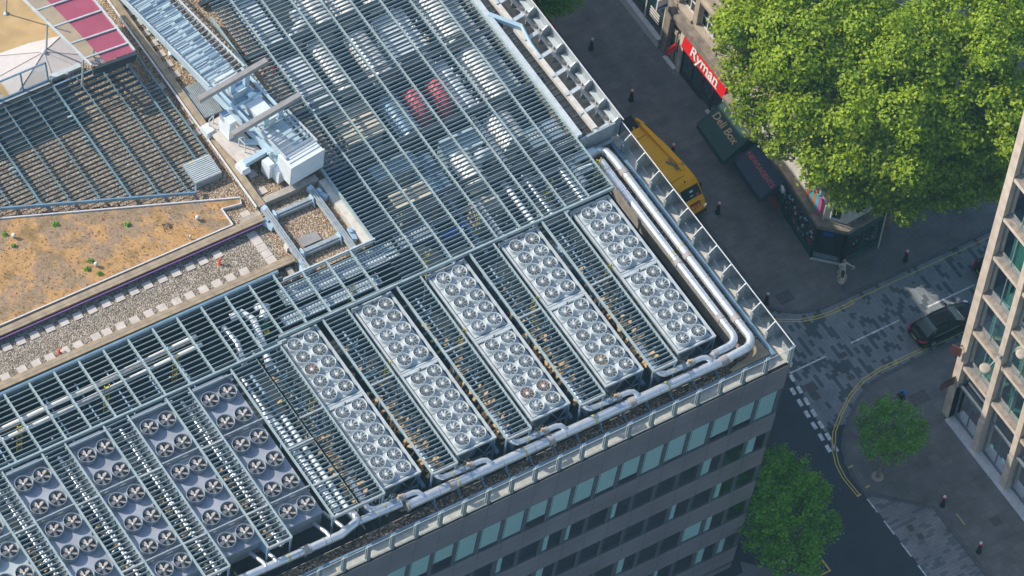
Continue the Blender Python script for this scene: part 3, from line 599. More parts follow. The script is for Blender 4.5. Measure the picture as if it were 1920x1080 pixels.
def boxunit(name, label, cat, x0, x1, y0, y1, z0, z1, m, lid='galv_pale', ribs=0, rm='galv'):
    t = thing(name, label, cat, ((x0 + x1) / 2, (y0 + y1) / 2, z0)); hx, hy, h = (x1 - x0) / 2, (y1 - y0) / 2, z1 - z0
    b = MB(); b.box(-hx, hx, -hy, hy, 0, h); b.build('cabinet', m, t)
    l = MB(); l.box(-hx - .04, hx + .04, -hy - .04, hy + .04, h, h + .05)
    for i in range(ribs): yy = -hy + (i + .5) * 2 * hy / ribs; l.box(-hx, hx, yy - .05, yy + .05, h + .05, h + .12)
    l.build('lid', lid, t)
    p = MB(); p.box(-hx * .6, -hx * .1, -hy - .03, -hy, h * .25, h * .8); p.box(hx * .1, hx * .6, -hy - .03, -hy, h * .25, h * .8); p.build('door', rm, t)
    return t
U = [('big cream casing under the screen, upper left of the blue duct', -9.7, -7.2, 12.2, 14.8, 21.5, 23.8, 'duct_cream', 'duct_cream', 5), ('cream casing under the screen nearer the condenser rows', -9.6, -7.0, 5.9, 7.6, 21.5, 23.8, 'duct_cream', 'duct_cream', 4),
     ('blue panelled air handler under the screen between the two cream casings', -9.6, -6.6, 8.9, 10.0, 21.5, 23.8, 'plant_blue', 'bmu', 2), ('beige cabinet under the screen near the blue pump', -5.4, -3.5, 3.9, 5.0, 21.5, 23.5, 'duct_cream', 'paver', 0),
     ('blue panelled air handler under the screen at the upper left by the gravel strip', -10.6, -9.0, 14.9, 19.6, 21.5, 24.1, 'bmu', 'bmu_white', 7), ('long blue-grey air handler under the top of the screen', -10.7, -9.2, 20.7, 25.2, 21.5, 24.1, 'bmu', 'bmu_white', 6),
     ('flat blue-grey casing under the screen right of the red ducts', -3.4, -1.3, 16.3, 19.9, 21.5, 23.9, 'bmu', 'bmu_white', 8), ('low grey casing under the screen in front of the red ducts', -4.6, -2.2, 8.6, 9.9, 21.5, 23.6, 'bmu', 'bmu', 3),
     ('slim grey casing under the screen along the right roof edge', 1.6, 2.3, 10.8, 19.5, 21.5, 23.6, 'steel_blue', 'galv', 6), ('small blue cabinet under the screen below the cream casings', -7.0, -5.4, 6.2, 9.8, 21.5, 23.1, 'plant_blue', 'plant_blue', 5)]
for lab, x0, x1, y0, y1, z0, z1, m, lid, ribs in U: boxunit('air_handler', lab, 'air handler', x0, x1, y0, y1, z0, z1, m, lid, ribs)
for x, y0, y1, zc, r, m, lab in ((-7.6, 15.6, 20.0, 23.9, .55, 'duct', 'slim pale duct under the screen beside the upper blue air handler'), (-6.2, 20.6, 26, 23.9, .7, 'duct', 'pale duct under the far end of the screen, left of another pale duct'), (-2.4, 20.7, 26, 23.8, .7, 'duct', 'pale duct under the far end of the screen nearest the flat blue casing'), (-4.2, 5.6, 8.2, 23.8, .75, 'duct', 'pale ribbed duct under the screen left of the bright bent pipe'), (-1.5, 10.6, 15.0, 23.9, .45, 'bmu_white', 'slim white duct under the screen beside the nearer long round-topped duct')):
    duct('ventilation_duct', lab, x, y0, y1, zc, r, m)
def grating(x0, x1, y0, y1, z, label):
    t = thing('perforated_deck', label, 'grating', ((x0 + x1) / 2, (y0 + y1) / 2, z)); hx, hy = (x1 - x0) / 2, (y1 - y0) / 2
    b = MB(); b.box(-hx, hx, -hy, hy, -.05, 0, 1)
    nx, ny = int(2 * hx / .22), max(1, int(2 * hy / .24))
    for j in range(ny):
        for i in range(nx):
            cx = -hx + .11 + i * .22; cy = -hy + .12 + j * .24
            b.add([(cx - .07, cy - .07, .0), (cx + .07, cy - .07, .0), (cx + .07, cy + .07, .0), (cx - .07, cy + .07, .0), (cx - .03, cy + .02, .06), (cx + .04, cy + .02, .06)], [(0, 1, 5, 4), (1, 2, 5), (2, 3, 4, 5), (3, 0, 4)])  # pale teeth; along the pit they shape in light falling through the slats
    b.build('studded_plate', ['duct', 'steel_blue'], t)
    r = MB(); r.box(-hx, -hx + .05, -hy, hy, 0, .12); r.box(hx - .05, hx, -hy, hy, 0, .12); r.build('edge_trim', 'galv', t)
grating(.0, 2.25, 5.4, 7.8, 24.4, 'studded metal deck under the screen at the roof-edge corner'); grating(-19.6, -11.6, 3.05, 4.3, 24.5, 'ribbed walkway under the screen along the turntable pit, slat light shaped as teeth')
grating(-20.3, -13.5, 1.9, 2.8, 24.2, 'lower ribbed walkway nearer the white chillers, slat light shaped as teeth'); grating(-11.2, -8.6, 3.4, 4.6, 24.3, 'small studded deck under the screen right of the turntable pit')
b = MB(); t = thing('pump', 'royal blue pump under the screen behind the white chillers', 'pump', (-7.0, 3.9, 22.9)); b.tube([(-.8, 0, 0), (.5, .1, 0)], .3, 14); b.build('motor', 'pump_blue', t)
b = MB(); b.lathe([(.001, .35), (.3, .3), (.38, 0), (.3, -.3), (.001, -.35)], 14, (.75, .1, 0)); b.build('volute', 'pump_blue', t); b = MB(); b.box(-.9, 1.1, -.25, .4, -.5, -.3); b.build('base_plate', 'galv', t)
def rack(label, tubes, valves=(), name='pipe_rack', blobs=()):
    t = thing(name, label, 'pipework', tubes[0][0][0]); o = Vector(tubes[0][0][0])
    for pts, r, m in tubes: b = MB(); b.tube([Vector(p) - o for p in pts], r, 10); b.build('pipe', m, t)
    if valves:
        for x, y, z, s in valves: b = MB(); b.lathe([(.001, s), (s * .7, s * .6), (s, 0), (s * .7, -s * .6), (.001, -s)], 8, Vector((x, y, z)) - o); b.build('valve', 'pipe', t)
    if blobs:
        for x, y, z, a, c in blobs: b = MB(); b.obox(Vector((x, y, z)) - o, (a, c, .08), (.2 * (random.random() - .5), .3 * (random.random() - .5), random.random())); b.build('pipe_lagging', 'copper', t)
    return t
R_ = random.Random(3)
AIS = [(-2.1, 'beside the twin pipes'), (-7.25, 'second from the twin pipes'), (-12.45, 'third from the twin pipes'), (-17.6, 'fourth from the twin pipes'), (-22.5, 'left of the last white chillers')]
for x, lab in AIS:
    va = [(x + .55 + R_.uniform(-.08, .08), -.8 - i * .36, 23.9 + R_.uniform(-.1, .1), R_.uniform(.04, .07)) for i in range(30) if R_.random() < .6]
    bl = [(x + R_.uniform(-.75, .35), R_.uniform(-11.2, -.8) if i < 20 else R_.uniform(-11.2, -5), R_.uniform(23.4, 24.4), R_.uniform(.2, .6), R_.uniform(.1, .22)) for i in range(96)]
    rack('pipes and tan lagging under the walkway ' + lab, [([(x - .95, .5, 23.1), (x - .95, -11.3, 23.1)], .14, 'plant_blue'), ([(x + .55, .5, 23.3), (x + .55, -11.3, 23.3)], .09, 'plant_blue'), ([(x + .1, .3, 22.9), (x + .1, -11.4, 22.9)], .16, 'steel_blue')] +
         [([(x + .5, -1.2 - i * 1.1, 24.2), (x - .6, -1.2 - i * 1.1, 23.9)], .045, 'steel_blue') for i in range(9)] + [([(x + .55, -1 - i * .9, 24.4), (x + .55, -1.02 - i * .9, 23)], .04, 'pipe') for i in range(11)], va, blobs=bl)
for x, lab in ((-28.75, 'first'), (-32.9, 'second'), (-37.05, 'third'), (-41.2, 'fourth')):
    va = [(x + .4 + R_.uniform(-.05, .05), -.5 - i * .34, 24.3, R_.uniform(.10, .16)) for i in range(33)]
    bl = [(x + R_.uniform(-.2, .3), R_.uniform(-10.8, -4.2), R_.uniform(23.2, 24.2), R_.uniform(.2, .45), R_.uniform(.1, .2)) for i in range(32)]
    rack('blue pipe and silver valves under the %s narrow walkway from the white chillers' % lab, [([(x - .55, .3, 23.9), (x - .55, -11.5, 23.9)], .17, 'plant_blue'), ([(x + .4, .3, 23.9), (x + .4, -11.3, 23.9)], .13, 'pipe_dull')] + [([(x + .4, -1 - i * 1.2, 24.3), (x - .3, -1 - i * 1.2, 23.8)], .05, 'pipe') for i in range(9)], va, blobs=bl)
rack('pair of shiny silver pipes under the walkway beside the grey condensers', [([(-24.5, -2.8, 24.0), (-24.5, -4.5, 24.55), (-24.45, -11.0, 24.5)], .24, 'bmu_white'), ([(-23.85, -3.8, 24.5), (-23.85, -11.2, 24.45)], .18, 'bmu_white'), ([(-24.3, .2, 23.8), (-24.3, -11, 23.8)], .13, 'pipe_dull')])
rack('two long cream pipes running under the narrow screen past the gravel walkway', [([(-46, 3.15, 24.35), (-25.4, 3.75, 24.35)], .17, 'duct'), ([(-46, 2.45, 24.35), (-25.4, 3.1, 24.35)], .15, 'duct')] +
     [([(-27.2 - i * 2.05, 4.3, 24.15), (-27.2 - i * 2.05, .6, 24.15)], .06, 'plant_blue') for i in range(8)], [(-27.2 - i * 1.03, 1.4 + (i % 3) * .55, 24.3, .08) for i in range(17)])
rack('curved white pipes dropping under the screen where the cream pipes end', [([(-22.9, 4.0, 24.3), (-22.2, 3.9, 24.5), (-21.8, 3.2, 24.4), (-22.2, 1.2, 24.3), (-22.6, -.2, 24.2)], .24, 'bmu_white'), ([(-21.0, 4.1, 24.0), (-20.7, 3.6, 24.45), (-21.2, 3.0, 24.3)], .3, 'bmu_white'), ([(-23.6, 3.6, 24.2), (-23.5, 2.2, 24.35), (-23.9, .6, 24.3)], .2, 'pipe_dull')])
b = MB(); t = thing('valve_station', 'green valve with a yellow wheel under the screen beside the white curved pipes', 'valve', (-21.3, 2.5, 23.6)); b.tube([(-.5, .1, 0), (.4, .4, .1)], .26, 10); b.build('valve_body', mk('green', (.01, .14, .08), .5), t)
b = MB(); b.lathe([(.10, .32), (.2, .34), (.2, .4), (.10, .4)], 14, (-.1, -.2, 0)); b.tube([(-.1, -.2, 0), (-.1, -.2, .36)], .04, 6); b.build('handwheel', 'yellow', t)
rack('bright silver bent pipe under the screen behind the chillers', [([(-4.2, 6.6, 23.2), (-3.6, 7.2, 23.9), (-2.9, 7.6, 24.0), (-2.3, 7.7, 23.7), (-2.0, 7.7, 22.8)], .42, 'bmu_white')])
rack('white bent pipe under the top of the screen', [([(-8.4, 21.0, 23), (-8.0, 21.3, 23.9), (-7.2, 21.6, 24.1), (-6.5, 21.7, 23.8), (-6.3, 21.7, 22.6)], .5, 'bmu_white'), ([(-7.6, 22.6, 23.8), (-5.4, 22.6, 23.8)], .4, 'bmu_white')])
rack('silver stub pipes near the roof-edge corner under the screen', [([(.8, 4.5, 23.9), (.8, 1.6, 23.9)], .22, 'pipe_dull'), ([(1.6, 4.8, 23.9), (1.6, 2.6, 23.9)], .2, 'pipe_dull'), ([(1.9, 4.6, 24.0), (3.4, 4.5, 24.0)], .3, 'bmu_white'), ([(1.6, 3.6, 24.1), (2.6, 3.6, 24.0)], .2, 'bmu_white'), ([(-.4, 4.2, 23.7), (-.4, 1.4, 23.7)], .14, 'plant_blue')])
rack('valved pipework under the middle of the screen', [([(-1.9, 5.6, 24.1), (-1.9, 20, 24.1)], .13, 'bmu_white'), ([(-5.2, 1.2, 24.2), (-5.2, 4.7, 24.2)], .16, 'bmu_white'), ([(-3.0, 1.2, 24.2), (-3.0, 4.9, 24.2)], .2, 'bmu_white'), ([(-1.6, 1.4, 24.1), (-1.6, 4.9, 24.1)], .16, 'pipe_dull'), ([(-6.4, 1.2, 23.6), (-6.3, 9.5, 23.6)], .12, 'plant_blue'), ([(-8.6, 1.2, 23.6), (-8.6, 5.0, 23.6)], .15, 'plant_blue'), ([(-9.9, 4.9, 23.4), (2, 4.8, 23.4)], .14, 'pipe_dull')],
     [(-1.2 + R_.uniform(-.35, .35), R_.uniform(6, 20), 24.1, R_.uniform(.06, .13)) for i in range(46)] + [(R_.uniform(-10.5, 1), R_.uniform(1.4, 4.8), 23.8, R_.uniform(.05, .1)) for i in range(40)], blobs=[(R_.uniform(-1.6, -.8), R_.uniform(6, 20), 23.6, .3, .12) for i in range(14)])
# yellow ladder stiles rising through the screens
for x, y, lab in [(-32.03, 2.82, 'second from the left edge'), (-27.38, 2.78, 'third from the left edge'), (-15.54, 2.19, 'behind the fourth white chiller from the pipes'), (-16.5, -3.6, 'on the walkway between the two leftmost white chiller rows'), (-11.35, -3.7, 'on the walkway third from the twin pipes'), (-21.8, -3.7, 'on the walkway left of all the white chillers'),
                  (-6.2, -3.7, 'on the walkway second from the twin pipes'), (-.95, -3.8, 'on the walkway beside the twin pipes'), (-10.13, 2.29, 'behind the third white chiller from the pipes'), (-5.76, 3.4, 'under the screen near the beige cabinet'), (-.6, 3.4, 'under the screen near the roof-edge corner'), (2.85, 3.3, 'at the end of the inner twin pipe'), (-37.9, 2.76, 'nearest the left edge')]:
    t = thing('ladder', 'yellow access ladder top ' + lab, 'ladder', (x, y, 22.2), 0, 'yellow access ladders')
    for dx in (-.16, .16): b = MB(); b.tube([(dx, 0, 0), (dx, 0, 2.75)], .035, 6); b.build('stile', 'yellow', t)
    b = MB()
    for i in range(9): b.tube([(-.16, 0, .2 + i * .3), (.16, 0, .2 + i * .3)], .022, 6)
    b.build('rungs', 'yellow', t)
# ================================================================ roof edge: glass balustrades and fins
t = thing('glass_balustrade', 'glass balustrade with pale metal fins along the shaded front of the roof', 'balustrade', (5.72, -14.17, 23.0))
for i in range(31):
    s = 5.9 - 1.648 * i
    g = MB(); x0, x1 = -(1.648 * (i + 1)) + .02, -1.648 * i - .02
    g.add([(x0, 0, .05), (x1, 0, .05), (x1, .0, 1.58), (x0, .0, 1.58)], [(0, 1, 2, 3)]); g.build('glass_panel', 'glass', t, fix=False)
    f = MB(); x = -1.648 * i - .14 + (.12 if i == 0 else 0); f.add([(x - .13, .03, .0), (x + .13, .03, .0), (x + .13, .03, 1.6), (x - .13, .03, 1.6), (x - .13, .14, .0), (x + .13, .14, .0), (x + .13, .12, 1.68), (x - .13, .12, 1.68)],
        [(0, 1, 2, 3), (7, 6, 5, 4), (0, 4, 5, 1), (1, 5, 6, 2), (2, 6, 7, 3), (3, 7, 4, 0)]); f.box(x - .18, x - .14, .12, .18, .2, 1.4); f.build('fin', 'galv_pale', t)
    if i: k = MB(); k.box(x0 + .1, x1 - .1, .04, .12, .02, .08); k.build('clamp', 'galv', t)
r = MB(); r.bar((-51, 0, 1.59), (0, 0, 1.59), .025, .03); r.build('top_rail', 'galv_pale', t)
t = thing('glass_balustrade', 'glass balustrade with tapered grey fins along the roof edge above the yellow truck', 'balustrade', (5.85, -14.1, 23.02))
YS = [-12.0 + 1.62 * i for i in range(11)]
for y0, y1 in zip([-14.1] + YS, YS + [5.3]):
    g = MB(); g.add([(0, y0 + 14.12, .03), (0, y1 + 14.08, .03), (.0, y1 + 14.08, 1.56), (.0, y0 + 14.12, 1.56)], [(0, 1, 2, 3)]); g.build('glass_panel', 'glass', t, fix=False)
for y in YS:
    f = MB(); yy = y + 14.1
    f.add([(-.62, yy - .03, .02), (-.03, yy - .03, .02), (-.02, yy - .03, 1.56), (-.14, yy - .03, 1.5), (-.60, yy - .03, 1.0), (-.62, yy + .03, .02), (-.03, yy + .03, .02), (-.02, yy + .03, 1.56), (-.14, yy + .03, 1.5), (-.60, yy + .03, 1.0)],
        [(0, 1, 2, 3, 4), (9, 8, 7, 6, 5), (0, 5, 6, 1), (1, 6, 7, 2), (2, 7, 8, 3), (3, 8, 9, 4), (4, 9, 5, 0)]); f.box(-.68, -.6, yy - .22, yy - .03, .02, 1.0); f.box(-.68, -.05, yy - .26, yy + .06, .005, .05); f.build('fin', 'galv', t)
r = MB(); r.bar((.0, -.05, 1.58), (.0, 19.4, 1.58), .05, .05); r.build('top_rail', 'kerb_white', t)
t = thing('parapet_screen', 'grey steel gantry with ribbed fins along the roof edge beside the main louvred screen', 'parapet', (3, 5, 22.5))
b = MB(); b.box(-.62, -.3, .1, 30, 2.75, 3.0); b.build('rail_beam', 'galv_pale', t)
b = MB(); b.bar((.88, .4, 2.4), (.5, 30, 2.4), .34, .3); b.build('walkway_beam', 'ledge', t)
b = MB()
for i in range(60): b.box(.25, 1.6, .6 + i * .5, .66 + i * .5, .9, 1.0)
b.build('floor_slats', 'stone_dirty', t)
for i in range(17):
    yy = .45 + 1.65 * i
    f = MB(); f.add([(2.1, yy - .04, .9), (2.75, yy - .04, .6), (2.9, yy - .04, 2.2), (2.62, yy - .04, 2.5), (2.3, yy - .04, 2.2), (2.1, yy + .04, .9), (2.75, yy + .04, .6), (2.9, yy + .04, 2.2), (2.62, yy + .04, 2.5), (2.3, yy + .04, 2.2)],
        [(0, 1, 2, 3, 4), (9, 8, 7, 6, 5), (0, 5, 6, 1), (1, 6, 7, 2), (2, 7, 8, 3), (3, 8, 9, 4), (4, 9, 5, 0)]); f.build('fin', 'galv', t)
    f = MB(); f.bar((.75, yy - .3, 2.4), (1.9, yy - .05, 2.3), .26, .1); f.box(.65, .85, yy - .42, yy - .2, 2.4, 2.62); f.build('bracket', 'galv_pale', t)
    f = MB(); n = 8
    for k in range(n): u0, u1 = k / n, (k + 1) / n; c = lambda u: (1.75 + .35 * math.sin(math.pi * u), yy + 1.65 * u, 2.25 - .55 * math.sin(math.pi * u)); p, q = c(u0), c(u1); f.add([p, q, (2.84, q[1], 1.25), (2.84, p[1], 1.25)], [(0, 1, 2, 3)])
    f.build('curved_plate', 'ledge', t, fix=False)
    g = MB(); g.box(2.86, 2.91, yy + .05, yy + 1.6, .3, 2.3); g.build('outer_panel', 'galv', t)
    g = MB(); g.box(2.5, 2.85, yy + .3, yy + 1.35, 1.7, 1.76); g.box(2.45, 2.5, yy + .5, yy + .6, 1.2, 1.76); g.build('stiffener', 'galv_pale', t)
b = MB(); b.bar((2.9, .2, 2.35), (2.9, 30, 2.35), .05, .06); b.build('top_rail', 'kerb_white', t)
b = MB(); b.add([(-.35, -.05, .5), (2.0, .1, .5), (2.2, .1, 2.55), (-.45, -.05, 2.6), (-.35, .1, .5), (2.0, .25, .5), (2.2, .25, 2.55), (-.45, .1, 2.6)], [(0, 1, 2, 3), (7, 6, 5, 4), (0, 4, 5, 1), (1, 5, 6, 2), (2, 6, 7, 3), (3, 7, 4, 0)]); b.box(-.3, 1.9, -.28, -.05, 1.2, 1.28); b.build('end_panel', 'galv', t)
b = MB(); b.bar((-.45, 10.9, 2.9), (1.0, 9.2, 2.7), .3, .3); b.tube([(1.0, 9.2, 2.8), (.9, 7.9, 2.5), (.9, 4.5, 2.3)], .12, 8); b.build('hoist_arm', 'bmu', t)
# ================================================================ roof terrace: sedum, tracks, pavers
def sedum_mat():
    m = bpy.data.materials.new('sedum'); m.use_nodes = True; t = m.node_tree; b = t.nodes['Principled BSDF']; b.inputs['Roughness'].default_value = .95; b.inputs['Specular IOR Level'].default_value = .1
    g = t.nodes.new('ShaderNodeNewGeometry')
    def nz(s, d=8, r=.65):
        n = t.nodes.new('ShaderNodeTexNoise'); n.inputs['Scale'].default_value = s; n.inputs['Detail'].default_value = d; n.inputs['Roughness'].default_value = r; t.links.new(g.outputs['Position'], n.inputs['Vector']); return n
    a = nz(.55); c1 = ramp(t, a.outputs['Fac'], [(.30, (.42, .255, .12)), (.45, (.55, .325, .14)), (.52, (.38, .26, .17)), (.60, (.33, .24, .155)), (.72, (.48, .30, .15))])
    d = nz(6, 6, .8); c2 = ramp(t, d.outputs['Fac'], [(.30, (.62, .62, .60)), (.5, (1, 1, 1)), (.7, (1.2, 1.18, 1.1))])
    mx = t.nodes.new('ShaderNodeMix'); mx.data_type = 'RGBA'; mx.blend_type = 'MULTIPLY'; mx.inputs[0].default_value = 1
    t.links.new(c1.outputs[0], mx.inputs[6]); t.links.new(c2.outputs[0], mx.inputs[7])
    e = nz(.9, 5); c3 = ramp(t, e.outputs['Fac'], [(.5, (0, 0, 0)), (.66, (.75, .75, .75))])
    m2 = t.nodes.new('ShaderNodeMix'); m2.data_type = 'RGBA'; t.links.new(c3.outputs[0], m2.inputs[0]); t.links.new(mx.outputs[2], m2.inputs[6]); m2.inputs[7].default_value = (.24, .17, .08, 1)
    t.links.new(m2.outputs[2], b.inputs['Base Color'])
    bp = t.nodes.new('ShaderNodeBump'); bp.inputs['Strength'].default_value = 1; bp.inputs['Distance'].default_value = .06; t.links.new(d.outputs['Fac'], bp.inputs['Height']); t.links.new(bp.outputs[0], b.inputs['Normal'])
    M['sedum'] = m
sedum_mat()
SED = [(-60, 28.5), (-31.55, 16.77), (-18.0, 11.3), (-18.17, 10.86), (-19.42, 11.07), (-19.42, 9.72), (-60, 9.9)]
b = MB(); b.prism(SED, 24.5, 24.62); o = struct(b.build('sedum_roof', 'sedum'), 'stuff')
b = MB(); poly_strip(b, SED[:-1] + [(-19.42, 9.72), (-60, 9.9)], .08, 24.5, 24.72); tag(b.build('edging_strip', 'kerb_white'), 'thin white metal edging round the orange sedum roof', 'edging')
# ragged sedum tufts and red stems
R_ = random.Random(11); tf = MB()
def inside(x, y):
    if y < 9.9 or y > 16.9: return False
    return y < 16.6 + (x + 31.55) * -.4037 - .1 and x < -18.3 and not (x > -19.6 and y < 11.2)
for i in range(1500):
    x, y = R_.uniform(-36, -18), R_.uniform(9.9, 17)
    if not inside(x, y): continue
    s = R_.uniform(.03, .09); mi = R_.choice((0, 0, 1, 1, 2, 3))
    for k in range(3):
        a = R_.random() * 6.28; dx, dy = s * math.cos(a), s * math.sin(a)
        tf.add([(x - dy * .5, y + dx * .5, 24.615), (x + dy * .5, y - dx * .5, 24.615), (x + dx, y + dy, 24.62 + s * R_.uniform(.5, 1.3))], [(0, 1, 2)], mi)
for n_, c in (('tuft_ochre', (.50, .28, .10)), ('tuft_brown', (.32, .21, .12)), ('tuft_olive', (.28, .22, .09)), ('tuft_red', (.34, .14, .09))): mk(n_, c, .9)
struct(tf.build('sedum_tufts', ['tuft_ochre', 'tuft_brown', 'tuft_olive', 'tuft_red'], fix=False), 'stuff')
rd = MB()
for i in range(420):
    x = R_.uniform(-31, -21); y = 16.77 + (x + 31.55) * -.4037 + R_.gauss(.12, .07); s = R_.uniform(.05, .13); a = R_.random() * 6.28
    if math.sin(x * 1.9) + math.sin(x * .7 + 1) < .3: continue
    rd.add([(x - s, y, 24.52), (x + s, y + .02, 24.52), (x + s * math.cos(a), y + s * math.sin(a), 24.52 + s * 1.6)], [(0, 1, 2)])
mk('sedum_red', (.22, .035, .05), .9); struct(rd.build('red_sedum_fringe', 'sedum_red', fix=False), 'stuff')
def tuft(x, y, r, lab, m='leaf_small', h=.25):
    b = MB(); q = random.Random(int(x * 97))
    for i in range(int(220 * r + 30)):
        a = q.random() * 6.28; d = r * math.sqrt(q.random()); z = h * (1 - (d / r) ** 2) * q.random(); s = q.uniform(.03, .06); px, py = x + d * math.cos(a), y + d * math.sin(a); c = q.random() * 6.28
        b.add([(px - s * math.cos(c), py - s * math.sin(c), 24.6 + z), (px + s * math.sin(c), py - s * math.cos(c), 24.62 + z), (px + s * math.cos(c), py + s * math.sin(c), 24.66 + z), (px - s * math.sin(c), py + s * math.cos(c), 24.61 + z)], [(0, 1, 2, 3)])
    tag(b.build('weed_clump', m, fix=False), lab, 'weed', 'green weeds on the sedum roof')
for a in [(-28.82, 14.83, .22, 'largest round green weed on the sedum roof'), (-31.8, 14.6, .16, 'green weed by the white vent at the left edge'), (-31.88, 15.6, .16, 'green weed above the white vent at the left edge'), (-28.32, 11.42, .2, 'upper green weed beside the central white vent'), (-28.8, 11.0, .2, 'lower green weed beside the central white vent'), (-28.29, 10.34, .16, 'green weed below the central white vent near the edging'), (-25.0, 12.75, .18, 'small yellow-green weed in the middle of the dark sedum patch')]: tuft(*a)
tuft(-23.0, 11.55, .28, 'dark dried plant clump in the middle of the sedum roof', 'tuft_brown', .3)
for x, y, r, lab in ((-31.5, 15.15, .13, 'white mushroom vent at the left edge of the sedum roof'), (-28.2, 10.95, .12, 'white mushroom vent between two green weeds on the sedum roof'), (-21.1, 11.1, .13, 'grey-white mushroom vent near the narrow right end of the sedum roof'), (-22.2, 10.05, .07, 'tiny white vent cap near the lower sedum edging')):
    t = thing('roof_vent', lab, 'vent', (x, y, 24.6), 0, 'mushroom vents on the sedum roof'); b = MB(); b.tube([(0, 0, 0), (0, 0, .28)], r * .6, 12); b.build('pipe', 'galv', t); b = MB(); b.lathe([(r * 1.1, .24), (r * 1.15, .28), (r * .8, .36), (.001, .39)], 14); b.build('cap', 'hub', t)
for x, y, h, lab in ((-21.57, 7.65, .42, 'bent orange marker standing on the gravel walkway'), (-33.2, 6.5, .3, 'small red-orange marker beside a paver at the track')):
    t = thing('marker_post', lab, 'marker', (x, y, 24.5), .5); b = MB(); b.tube([(0, 0, 0), (0, 0, h), (.10, 0, h + .07), (.18, 0, h - .05)], .07, 10); b.build('post', 'orange', t); b = MB(); b.tube([(0, 0, 0), (0, 0, .04)], .12, 12); b.build('foot', 'orange', t)
def track(name, label, pts, wdt, z0, z1, m='tan', groove=.04):
    t = thing(name, label, 'track', (pts[0][0], pts[0][1], z0)); o = Vector(pts[0])
    P = [(Vector(p) - o)[:] for p in pts]
    b = MB(); poly_strip(b, P, wdt, z1 - z0 - .12, z1 - z0); poly_strip(b, P, .05, z1 - z0, z1 - z0 + .012, 1); b.build('rail_top', [m, 'bmu_arm'], t)
    b = MB(); poly_strip(b, P, wdt * .8, 0, z1 - z0 - .12); b.build('rail_web', 'track_dark', t); return t
t2 = track('machine_track', 'tan track beam between the sedum roof and the gravel walkway', [(-60, 9.12), (-17.7, 9.12)], .46, 24.5, 25.08)
t3 = track('machine_track', 'tan track beam along the edge of the narrow louvred screen', [(-60, 5.78), (-17.6, 5.62)], .5, 24.5, 25.08)
t1 = track('machine_track', 'long tan track beam running under the cradle machine past the terrace screen', [(-17.32, 34), (-17.28, 9.9)], .42, 24.5, 25.08)
b = MB(); b.box(-17.66, -17.58, 10, 34, 24.9, 25.05)
tag(b.build('cable_tray', 'kerb_white'), 'thin white and green cable channel beside the long tan track', 'cable tray')
b = MB(); b.tube([(-60, 8.74, 24.92), (-17.9, 8.78, 24.92)], .05, 8); tag(b.build('purple_pipe', 'purple'), 'thin purple pipe fixed along the tan track above the walkway', 'pipe')
PV = []
def paver(x, y, lab, rz=0.0, sx=.56, sy=.5):
    global PV
    if not PV:
        b = MB(); b.box(-.28, .28, -.25, .25, -.05, .035); p = b.build('paving_slab', 'paver'); PV.append(p); tag(p, lab, 'paving slab', 'pale paving slabs on the roof gravel')
    else: p = dup(PV[0], label=lab)
    p.location = (x, y, 24.52 + random.uniform(0, .006)); p.rotation_euler = (0, 0, rz + random.uniform(-.04, .04)); p.scale = (sx / .56, sy / .5, 1); return p
for i in range(17): paver(-36.7 + i * .96 + random.uniform(-.04, .04), 8.3, 'pale slab along the purple pipe, %s from the turntable' % (ORD[16 - i] if 16 - i < 12 else ['thirteenth', 'fourteenth', 'fifteenth', 'sixteenth', 'seventeenth'][4 - i]))
XR = [-36.84, -35.71, -34.76, -33.83, -32.82, -31.92, -30.71, -29.97, -29.04, -28.09, -27.1, -26.2, -25.2, -24.3, -23.35, -22.41, -21.49, -20.52]
for i, x in enumerate(XR): paver(x, 6.45, 'pale slab along the narrow screen track, %s from the turntable' % (ORD + ['thirteenth', 'fourteenth', 'fifteenth', 'sixteenth', 'seventeenth', 'eighteenth'])[17 - i])
for i in range(5): paver(-18.72 + .012 * i, 8.55 - i * .53, 'slab of the short paved strip by the turntable, %s from the purple pipe' % ORD[i], 0, .62, .5)
for i in range(8): paver(-16.66, 28.0 - .93 * i, 'pale slab between the long track and white fittings, %s from the far end' % ORD[i])
for x, y, lab in ((-17.85, 17.85, 'pale slab left of the long track beside the terrace screen edge, upper of two'), (-17.85, 16.95, 'pale slab left of the long track beside the terrace screen edge, lower of two'), (-17.95, 21.1, 'pale blue slab at the terrace screen edge'), (-16.5, 11.2, 'pale slab in front of the small white machine boxes'), (-16.4, 12.6, 'bluish shaded slab under the cradle machine'), (-18.3, 10.1, 'grey slab by the tip of the sedum roof, upper'), (-18.5, 9.7, 'grey slab by the tip of the sedum roof, lower')): paver(x, y, lab, .05)
# louvred box vent
t = thing('louvred_vent_box', 'pale green-grey louvred vent box at the corner of the terrace screen', 'vent box', (-19.1, 14.05, 24.5))
b = MB(); b.box(-.92, .92, -.82, .78, 0, .5); b.build('casing', 'galv', t)
b = MB()
for i in range(11): b.bar((-.86, -.7 + i * .138, .56), (.86, -.7 + i * .138, .56), .075, .09)
b.build('slats', 'galv_pale', t); b = MB()
for a in ((-.92, .92, -.82, -.76), (-.92, .92, .72, .78)): b.box(*a, .5, .6)
b.box(-.92, -.86, -.76, .72, .5, .6); b.box(.86, .92, -.76, .72, .5, .6); b.box(-.4, -.15, .70, .74, .6, .615, 1); b.build('rim', ['galv', 'yellow'], t)
# corrugated lid by the track
t = thing('corrugated_hatch', 'grey corrugated metal hatch beside the long track under the cradle machine arm', 'hatch', (-16.3, 18.9, 24.5)); b = MB(); b.box(-.72, .72, -1.45, 1.3, 0, .32); b.build('casing', 'casing', t); b = MB()
for i in range(12): b.box(-.72 + i * .12, -.66 + i * .12, -1.4, 1.25, .32, .36)
b.build('ribs', 'galv', t)
